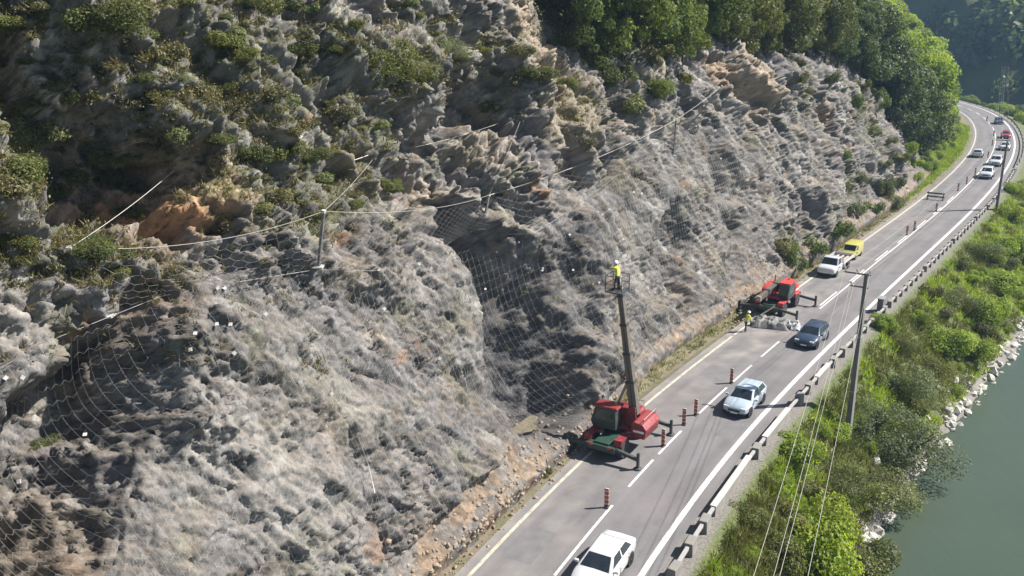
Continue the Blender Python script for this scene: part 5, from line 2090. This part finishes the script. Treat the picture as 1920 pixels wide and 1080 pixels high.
def std_pose(lean=0.0, armL=(.35, .28, 1.05), armR=(.30, -.30, 1.10), stride=.12):
    J = {'pelvis': (0, 0, .95), 'waist': (lean * .3, 0, 1.10), 'chest': (lean * .8, 0, 1.34), 'neck': (lean, 0, 1.50), 'head': (lean + .03, 0, 1.63), 'crown': (lean + .03, 0, 1.72)}
    for sg, nm, arm in ((1, 'L', armL), (-1, 'R', armR)):
        st = stride * sg
        J['hip' + nm] = (0, .10 * sg, .90)
        J['knee' + nm] = (st * .6 + .04, .11 * sg, .50)
        J['ank' + nm] = (st, .12 * sg, .09)
        J['toe' + nm] = (st + .17, .13 * sg, .04)
        J['sho' + nm] = (lean * .9, .19 * sg, 1.43)
        el = ((J['sho' + nm][0] + arm[0]) / 2 - .03, (J['sho' + nm][1] + arm[1]) / 2 + .07 * sg, (J['sho' + nm][2] + arm[2]) / 2 - .08)
        J['elb' + nm] = el
        J['wri' + nm] = arm
        J['pal' + nm] = tuple(arm[i] + (arm[i] - el[i]) * .25 for i in range(3))
        for q in range(4):
            J['fin' + nm + str(q)] = tuple(arm[i] + (arm[i] - el[i]) * .55 + (.022 * (q - 1.5) if i == 1 else 0) - (.02 if i == 2 else 0) for i in range(3))
        J['thu' + nm] = (arm[0] + .05, arm[1] - .05 * sg, arm[2] + .03)
    Rr = {'pelvis': (.13, .11), 'waist': (.135, .11), 'chest': (.16, .12), 'neck': .06, 'head': (.095, .105), 'crown': .06}
    E_ = [('pelvis', 'waist'), ('waist', 'chest'), ('chest', 'neck'), ('neck', 'head'), ('head', 'crown')]
    for nm in 'LR':
        Rr.update({'hip' + nm: .095, 'knee' + nm: .065, 'ank' + nm: .05, 'toe' + nm: .045, 'sho' + nm: .07, 'elb' + nm: .05, 'wri' + nm: .035, 'pal' + nm: .036, 'thu' + nm: .011})
        E_ += [('pelvis', 'hip' + nm), ('hip' + nm, 'knee' + nm), ('knee' + nm, 'ank' + nm), ('ank' + nm, 'toe' + nm), ('chest', 'sho' + nm), ('sho' + nm, 'elb' + nm), ('elb' + nm, 'wri' + nm), ('wri' + nm, 'pal' + nm), ('wri' + nm, 'thu' + nm)]
        for q in range(4):
            Rr['fin' + nm + str(q)] = .009
            E_.append(('pal' + nm, 'fin' + nm + str(q)))
    return J, Rr, E_


def person_mat(J):
    def f(c):
        if c.z < .14:
            return 3
        for nm in 'LR':
            if (Vector(c) - Vector(J['wri' + nm])).length < .13 and (Vector(c) - Vector(J['elb' + nm])).length > .1:
                return 2
        if c.z > 1.49 and abs(c.y) < .13:
            return 2
        return 1 if c.z > .92 else 0
    return f


J, Rr, E_ = std_pose(.10, (.45, .20, 1.30), (.45, -.22, 1.22))
person('worker in yellow vest standing in the basket at the top of the boom', J, Rr, E_, None, None, person_mat(J), BASKET_W + Vector((0, 0, .03)), rz1 + math.pi / 2)
J, Rr, E_ = std_pose(.22, (.50, .14, .95), (.48, -.18, .90), .16)
pw = ground_at(1397, 622)
person('worker in yellow vest on the road edge at the end of the netting bundle', J, Rr, E_, None, None, person_mat(J), (pw.x, pw.y, 0.02), rz1 - .6)

# ------------------------------------------------------------------ poles and power lines
conc_m = paint('pole_concrete', (0.165, 0.15, 0.145), 0.85, 0, 0.18, 1.5, (0.16, 0.145, 0.13, 0.5), bumps=.3)
steel_m = paint('pole_steel', (0.10, 0.095, 0.09), 0.6, 0.3, 0.2, 4)
ins_m = paint('insulator', (0.10, 0.055, 0.035), 0.25, 0, 0.1, 4, coat=.5)


def utility_pole(base, H, rz, label, arms=2, w0=.70, w1=.40):
    o = empty('utility_pole', base, rz)
    m = MB()
    d0, d1_ = .36, .22
    z0 = -0.6
    v = [(-w0 / 2, -d0 / 2, z0), (w0 / 2, -d0 / 2, z0), (w0 / 2, d0 / 2, z0), (-w0 / 2, d0 / 2, z0), (-w1 / 2, -d1_ / 2, H), (w1 / 2, -d1_ / 2, H), (w1 / 2, d1_ / 2, H), (-w1 / 2, d1_ / 2, H)]
    m.add(v, [(0, 3, 2, 1), (4, 5, 6, 7), (0, 1, 5, 4), (1, 2, 6, 5), (2, 3, 7, 6), (3, 0, 4, 7)])
    m.build('shaft', conc_m, o, bevel=.02)
    pts = []
    for k, (zz, ws) in enumerate([(H - .12, (-.25, 1.45)), (H - 1.0, (-.2, 1.0))][:arms]):
        a = MB().bar((0, ws[0], zz), (0, ws[1], zz), .10, .09).build('cross_arm', steel_m, o)
        for yy in ((ws[0] + .06, .62, ws[1] - .08) if k == 0 else (ws[1] - .08,)):
            MB().lathe([(.02, 0), (.02, .08), (.06, .10), (.04, .14), (.065, .17), (.04, .21), (.06, .24), (.02, .28)], 10, 'z', (0, yy, zz + .04)).build('insulator', ins_m, a)
            pts.append(Vector((0, yy, zz + .30)))
    for zz in (H * .28, H * .62):
        MB().box((0, 0, zz), (w0 * (1 - zz / H) + w1 * zz / H + .03, .30, .06)).build('band', paint('band_grey', (.4, .4, .39), .5, .3), o)
    tag(o, label, 'pole', 'concrete utility poles')
    Mw = Matrix.Translation(base) @ Matrix.Rotation(rz, 4, 'Z')
    return o, [Mw @ q for q in pts]


def pole_at(px, py, tx, ty, label, **kw):
    p = bank_hit(px, py)
    lo, hi = 4.0, 20.0
    for _ in range(40):
        H = (lo + hi) / 2
        q = proj(p + Vector((0, 0, H)))
        if q[1] > ty:
            lo = H
        else:
            hi = H
    s_, n_ = to_road(p)
    return utility_pole(p, H, heading(s_), label, **kw) + (p, H)


PA, wa, pa, HA = pole_at(1590, 812, 1634, 512, 'tall grey concrete pole on the bank in front of the road, nearest one')
PB, wb_, pb_, HB_ = pole_at(1868, 395, 1889, 262, 'concrete pole on the bank beside the white cars in the queue')
# the line runs on below the camera: the next pole stands where the wires through the bottom edge lead
o_, d_ = ray(1488, 1080)
zt_ = wa[1].z - 0.9
q_ = o_ + d_ * ((zt_ - o_.z) / d_.z)
dirw = (q_ - wa[1])
dirw.z = 0
dirw.normalize()
ph = wa[1] + dirw * 54
s_, n_ = to_road(ph)
zb_ = bank_pt(s_, n_).z
PH, wh_ = utility_pole(Vector((ph.x, ph.y, zb_)), HA + pa.z - zb_, math.atan2(-dirw.y, -dirw.x), 'concrete pole on the bank before the bottom edge of the view')
p3 = ground_at(1879, 193)
PC, wc_ = utility_pole(Vector((p3.x, p3.y, -0.3)), 10.5, heading(200), 'distant concrete pole against the dark hill')
for k, (A, Bw, lab) in enumerate([(wa, wh_, 'power line from the near pole down towards the bottom edge'), (wa, wb_, 'power line from the near pole to the pole by the queue'), (wb_, wc_, 'power line from the pole by the queue to the distant pole')]):
    for j in range(4):
        o = wires('power_line', [[tuple(q) for q in sag(A[j], Bw[j], 0.9 if k == 0 else 1.2, 30)]], 0.011 if k == 0 else 0.009, cable_m, None, 5)
        tag(o, lab + [', outer left wire', ', middle wire', ', outer right wire', ', lower wire'][j], 'power line', 'power lines')

# ------------------------------------------------------------------ lane delineators
drd_m = paint('delineator_red', (0.36, 0.085, 0.035), 0.6, 0, .2, 4, (.2, .17, .14, .5))
dwh_m = paint('delineator_white', (0.50, 0.48, 0.46), 0.6)
DE = empty('delineator')
m = MB().box((0, 0, .03), (.42, .28, .06), taper=(.85, .8)).box((0, 0, .085), (.20, .12, .05))
m.build('base', black_m, DE, bevel=.01)
MB().box((0, 0, .62), (.05, .24, 1.02)).build('panel', drd_m, DE, bevel=.012)
pn = DE.children[1]
for k in range(4):
    MB().box((0, 0, .22 + k * .26), (.062, .25, .06)).build('white_band', dwh_m, pn)
MB().box((0, 0, 1.145), (.052, .24, .03), taper=(.8, .8)).build('cap', dwh_m, pn)
DPX = [((1137, 952), 'red and white delineator nearest the camera, alone on the closed lane'), ((1243, 837), 'red and white delineator right beside the outrigger of the near machine'),
       ((1282, 797), 'red and white delineator just beyond the near red machine'), ((1304, 779), 'red and white delineator left of the pale blue car'),
       ((1371, 719), 'red and white delineator between the two red machines'), ((1700, 441), 'delineator beyond the yellow van, first of a close pair'),
       ((1714, 432), 'delineator beyond the yellow van, second of a close pair'), ((1755, 397), 'delineator where the shadow of the second pole meets the centre line'),
       ((1796, 358), 'delineator on the centre line ahead of the white queue, nearer one'), ((1812, 345), 'delineator on the centre line ahead of the white queue, farther one'),
       ((1828, 328), 'delineator beside the leading white car'), ((1852, 296), 'delineator beside the second white car, first in the bend'),
       ((1860, 273), 'delineator in the bend, second after the white cars'), ((1863, 255), 'delineator in the bend beside the dark red car'), ((1850, 227), 'delineator in the bend beside the dark car')]
for k, ((px, py), lab) in enumerate(DPX):
    o = DE if k == 0 else copy_tree(DE)
    p = ground_at(px, py)
    s_, n_ = to_road(p)
    o.location = (p.x, p.y, float(zr(n_)) - .004)
    o.rotation_euler = (0, 0, heading(s_) + random.Random(k).uniform(-.2, .2))
    tag(o, lab, 'delineator', 'lane delineators')
# works barrier across the closed lane further on
wbp = ground_at(1766, 376)
s_, n_ = to_road(wbp)
wb2 = empty('works_barrier', road_pt(s_, 1.9, .02), heading(s_))
for yy in (-1.0, 1.0):
    q = MB().box((0, yy, .55), (.10, .10, 1.1)).build('post', dgrey_m, wb2)
    MB().box((0, yy, .04), (.8, .22, .08)).build('foot', black_m, q)
for zz in (.45, .92):
    bo = MB().box((0, 0, zz), (.05, 2.3, .22)).build('board', dgrey_m, wb2)
    for k in range(4):
        MB().box((0, -.9 + k * .6, zz), (.06, .28, .225)).build('reflector_band', boom_m, bo)
tag(wb2, 'works barrier standing across the closed lane before the queue', 'barrier')

# ------------------------------------------------------------------ parapet on the river side
par_m = paint('parapet_concrete', (0.19, 0.18, 0.165), 0.9, 0, 0.2, 1.5, (0.22, 0.2, 0.18, 0.5), bumps=.4)
wht_m = paint('parapet_sunlit_top', (0.40, 0.385, 0.37), 0.85, 0, 0.15, 1.5, (0.35, 0.32, 0.29, 0.5), bumps=.4)  # paler coping colour: sunlight on the wall tops is painted in
PN_ = -5.05
BLK = MB().box((0, 0, .29), (0.80, .44, .62), taper=(.92, .86)).mesh('parapet_block', bevel=.05)
BLK.materials.append(par_m)


beam_m = paint('parapet_beam_grey', (0.30, 0.29, 0.28), 0.85, 0, 0.2, 1.5, (0.2, 0.18, 0.16, 0.5), bumps=.4)
BEAM = MB().box((1.05, 0, .47), (1.30, .16, .16)).mesh('beam', bevel=.02)
BEAM.materials.append(beam_m)


def parapet_block(s, label, grp, sc=1.0, yaw=0.0, dn=0.0, beam=False):
    o = bpy.data.objects.new('parapet_block', BLK)
    col.objects.link(o)
    o.location = road_pt(s, PN_ + dn, 0.0)
    o.rotation_euler = (0, 0, heading(s) + yaw)
    o.scale = (sc, sc, sc)
    if beam:
        b2 = bpy.data.objects.new('beam', BEAM)
        col.objects.link(b2)
        b2.parent = o
    tag(o, label, 'parapet block', grp)


for s_, lab in [(-6.6, 'concrete parapet block at the bottom edge by the white car'), (-4.2, 'second concrete parapet block up from the bottom edge'), (-1.9, 'concrete parapet block just before the long white wall'),
                (7.4, 'concrete parapet block right after the long white wall'), (16.3, 'concrete parapet block beside the pale blue car'), (18.6, 'concrete parapet block in the shadow of the near pole'),
                (24.4, 'concrete parapet block by the dark blue car, nearer'), (27.0, 'concrete parapet block by the dark blue car, farther')]:
    parapet_block(s_, lab, 'near parapet blocks', 1.15, random.Random(int(s_ * 10)).uniform(-.12, .12))
k = 0
for s_ in np.arange(29.4, 128, 2.0):
    parapet_block(float(s_), (ORD[k] + ' concrete parapet block of the regular row counted from the near pole') if k < 20 else 'far concrete parapet block of the regular row towards the bend', 'regular row of parapet blocks', 0.95, random.Random(k).uniform(-.03, .03), 0, k % 7 != 5)
    k += 1
for s0, s1, lab in [(-.4, 5.9, 'long pale topped parapet wall between two blocks near the bottom'), (9.0, 13.8, 'pale topped parapet wall below the pale blue car'), (20.2, 23.2, 'short pale topped parapet wall by the dark blue car')]:
    mid = (s0 + s1) / 2
    o = empty('parapet_wall', road_pt(mid, PN_, 0), heading(mid))
    Lw = s1 - s0
    MB().box((0, 0, .24), (Lw, .30, .60)).build('wall', par_m, o, bevel=.02)
    MB().box((0, 0, .585), (Lw + .06, .34, .09)).build('coping', wht_m, o, bevel=.02)
    tag(o, lab, 'parapet wall')
for s0, s1, lab in [(-6.1, -4.7, 'pale rail between the two lowest parapet blocks'), (-3.7, -2.4, 'pale rail between the second and third parapet block'), (-1.4, -.45, 'pale rail joining the third block to the long white wall'), (5.95, 6.9, 'pale rail between the long white wall and the next block'),
                    (7.9, 8.95, 'pale rail before the wall below the pale blue car'), (13.85, 15.8, 'pale rail after the wall below the pale blue car'), (16.8, 18.1, 'pale rail in the shadow of the near pole'), (19.1, 20.15, 'pale rail before the short white wall'),
                    (23.25, 23.9, 'pale rail after the short white wall'), (24.9, 26.5, 'pale rail between the blocks by the dark blue car'), (27.5, 29.0, 'pale rail joining the regular row of blocks')]:
    o = MB().box((0, 0, .49), (s1 - s0, .18, .16)).build('parapet_rail', beam_m, bevel=.02, loc=road_pt((s0 + s1) / 2, PN_, 0), rotz=heading((s0 + s1) / 2))
    tag(o, lab, 'rail', 'parapet rails')
# grey cabinet
pc = ground_at(1655, 584)
s_, n_ = to_road(pc)
cbn = empty('roadside_cabinet', road_pt(s_, PN_ + .35, 0), heading(s_))
MB().box((0, 0, .62), (.9, .5, 1.2)).build('housing', paint('cabinet_grey', (.14, .14, .15), .6), cbn, bevel=.03)
MB().box((0, 0, 1.25), (1.0, .6, .06)).build('lid', paint('cabinet_lid', (.2, .2, .2), .6), cbn)
MB().box((-.46, 0, .62), (.02, .4, .9)).build('door', paint('cabinet_door', (.12, .12, .13), .6), cbn)
tag(cbn, 'dark grey roadside cabinet standing in the parapet row', 'cabinet')
# guard rail in the bend
gr_m = paint('guard_rail_steel', (.12, .12, .125), .55, .4)
gr = empty('guard_rail', road_pt(130, -4.9, 0))
base_ = Vector(gr.location)
prof = [(-.02, .42), (.04, .48), (-.02, .56), (.04, .66), (-.02, .74), (-.035, .74), (.015, .66), (-.04, .56), (.015, .48), (-.035, .42)]
sq = np.arange(130, 330, 3.0)
VV = []
for s_ in sq:
    for a, zz in prof:
        VV.append(tuple(road_pt(float(s_), -4.9 + a, zz) - base_))
FF = []
K = len(prof)
for i in range(len(sq) - 1):
    for k in range(K):
        FF.append((i * K + k, i * K + (k + 1) % K, (i + 1) * K + (k + 1) % K, (i + 1) * K + k))
MB().add(VV, FF).build('rail', gr_m, gr)
pmh = MB().box((0, 0, .35), (.12, .12, .75)).mesh('post')
pmh.materials.append(gr_m)
for s_ in np.arange(130, 328, 6.0):
    o = link('post', pmh, None, gr)
    o.location = road_pt(float(s_), -5.03, 0) - base_
tag(gr, 'dark steel guard rail round the outside of the far bend', 'guard rail')
# ------------------------------------------------------------------ valley air
hm = bpy.data.materials.new('valley_haze')
hm.use_nodes = True
nt = hm.node_tree
nt.nodes.remove(nt.nodes['Principled BSDF'])
pv_ = nt.nodes.new('ShaderNodeVolumePrincipled')
pv_.inputs['Color'].default_value = (0.42, 0.68, 1.0, 1)
pv_.inputs['Density'].default_value = 0.00026
pv_.inputs['Anisotropy'].default_value = 0.0
nt.links.new(pv_.outputs[0], nt.nodes['Material Output'].inputs['Volume'])
hz_ = MB().box((60, 300, 79), (3600, 3600, 182)).build('haze', hm)
tag(hz_, 'thin blue haze filling the valley air', 'haze', kind='stuff')
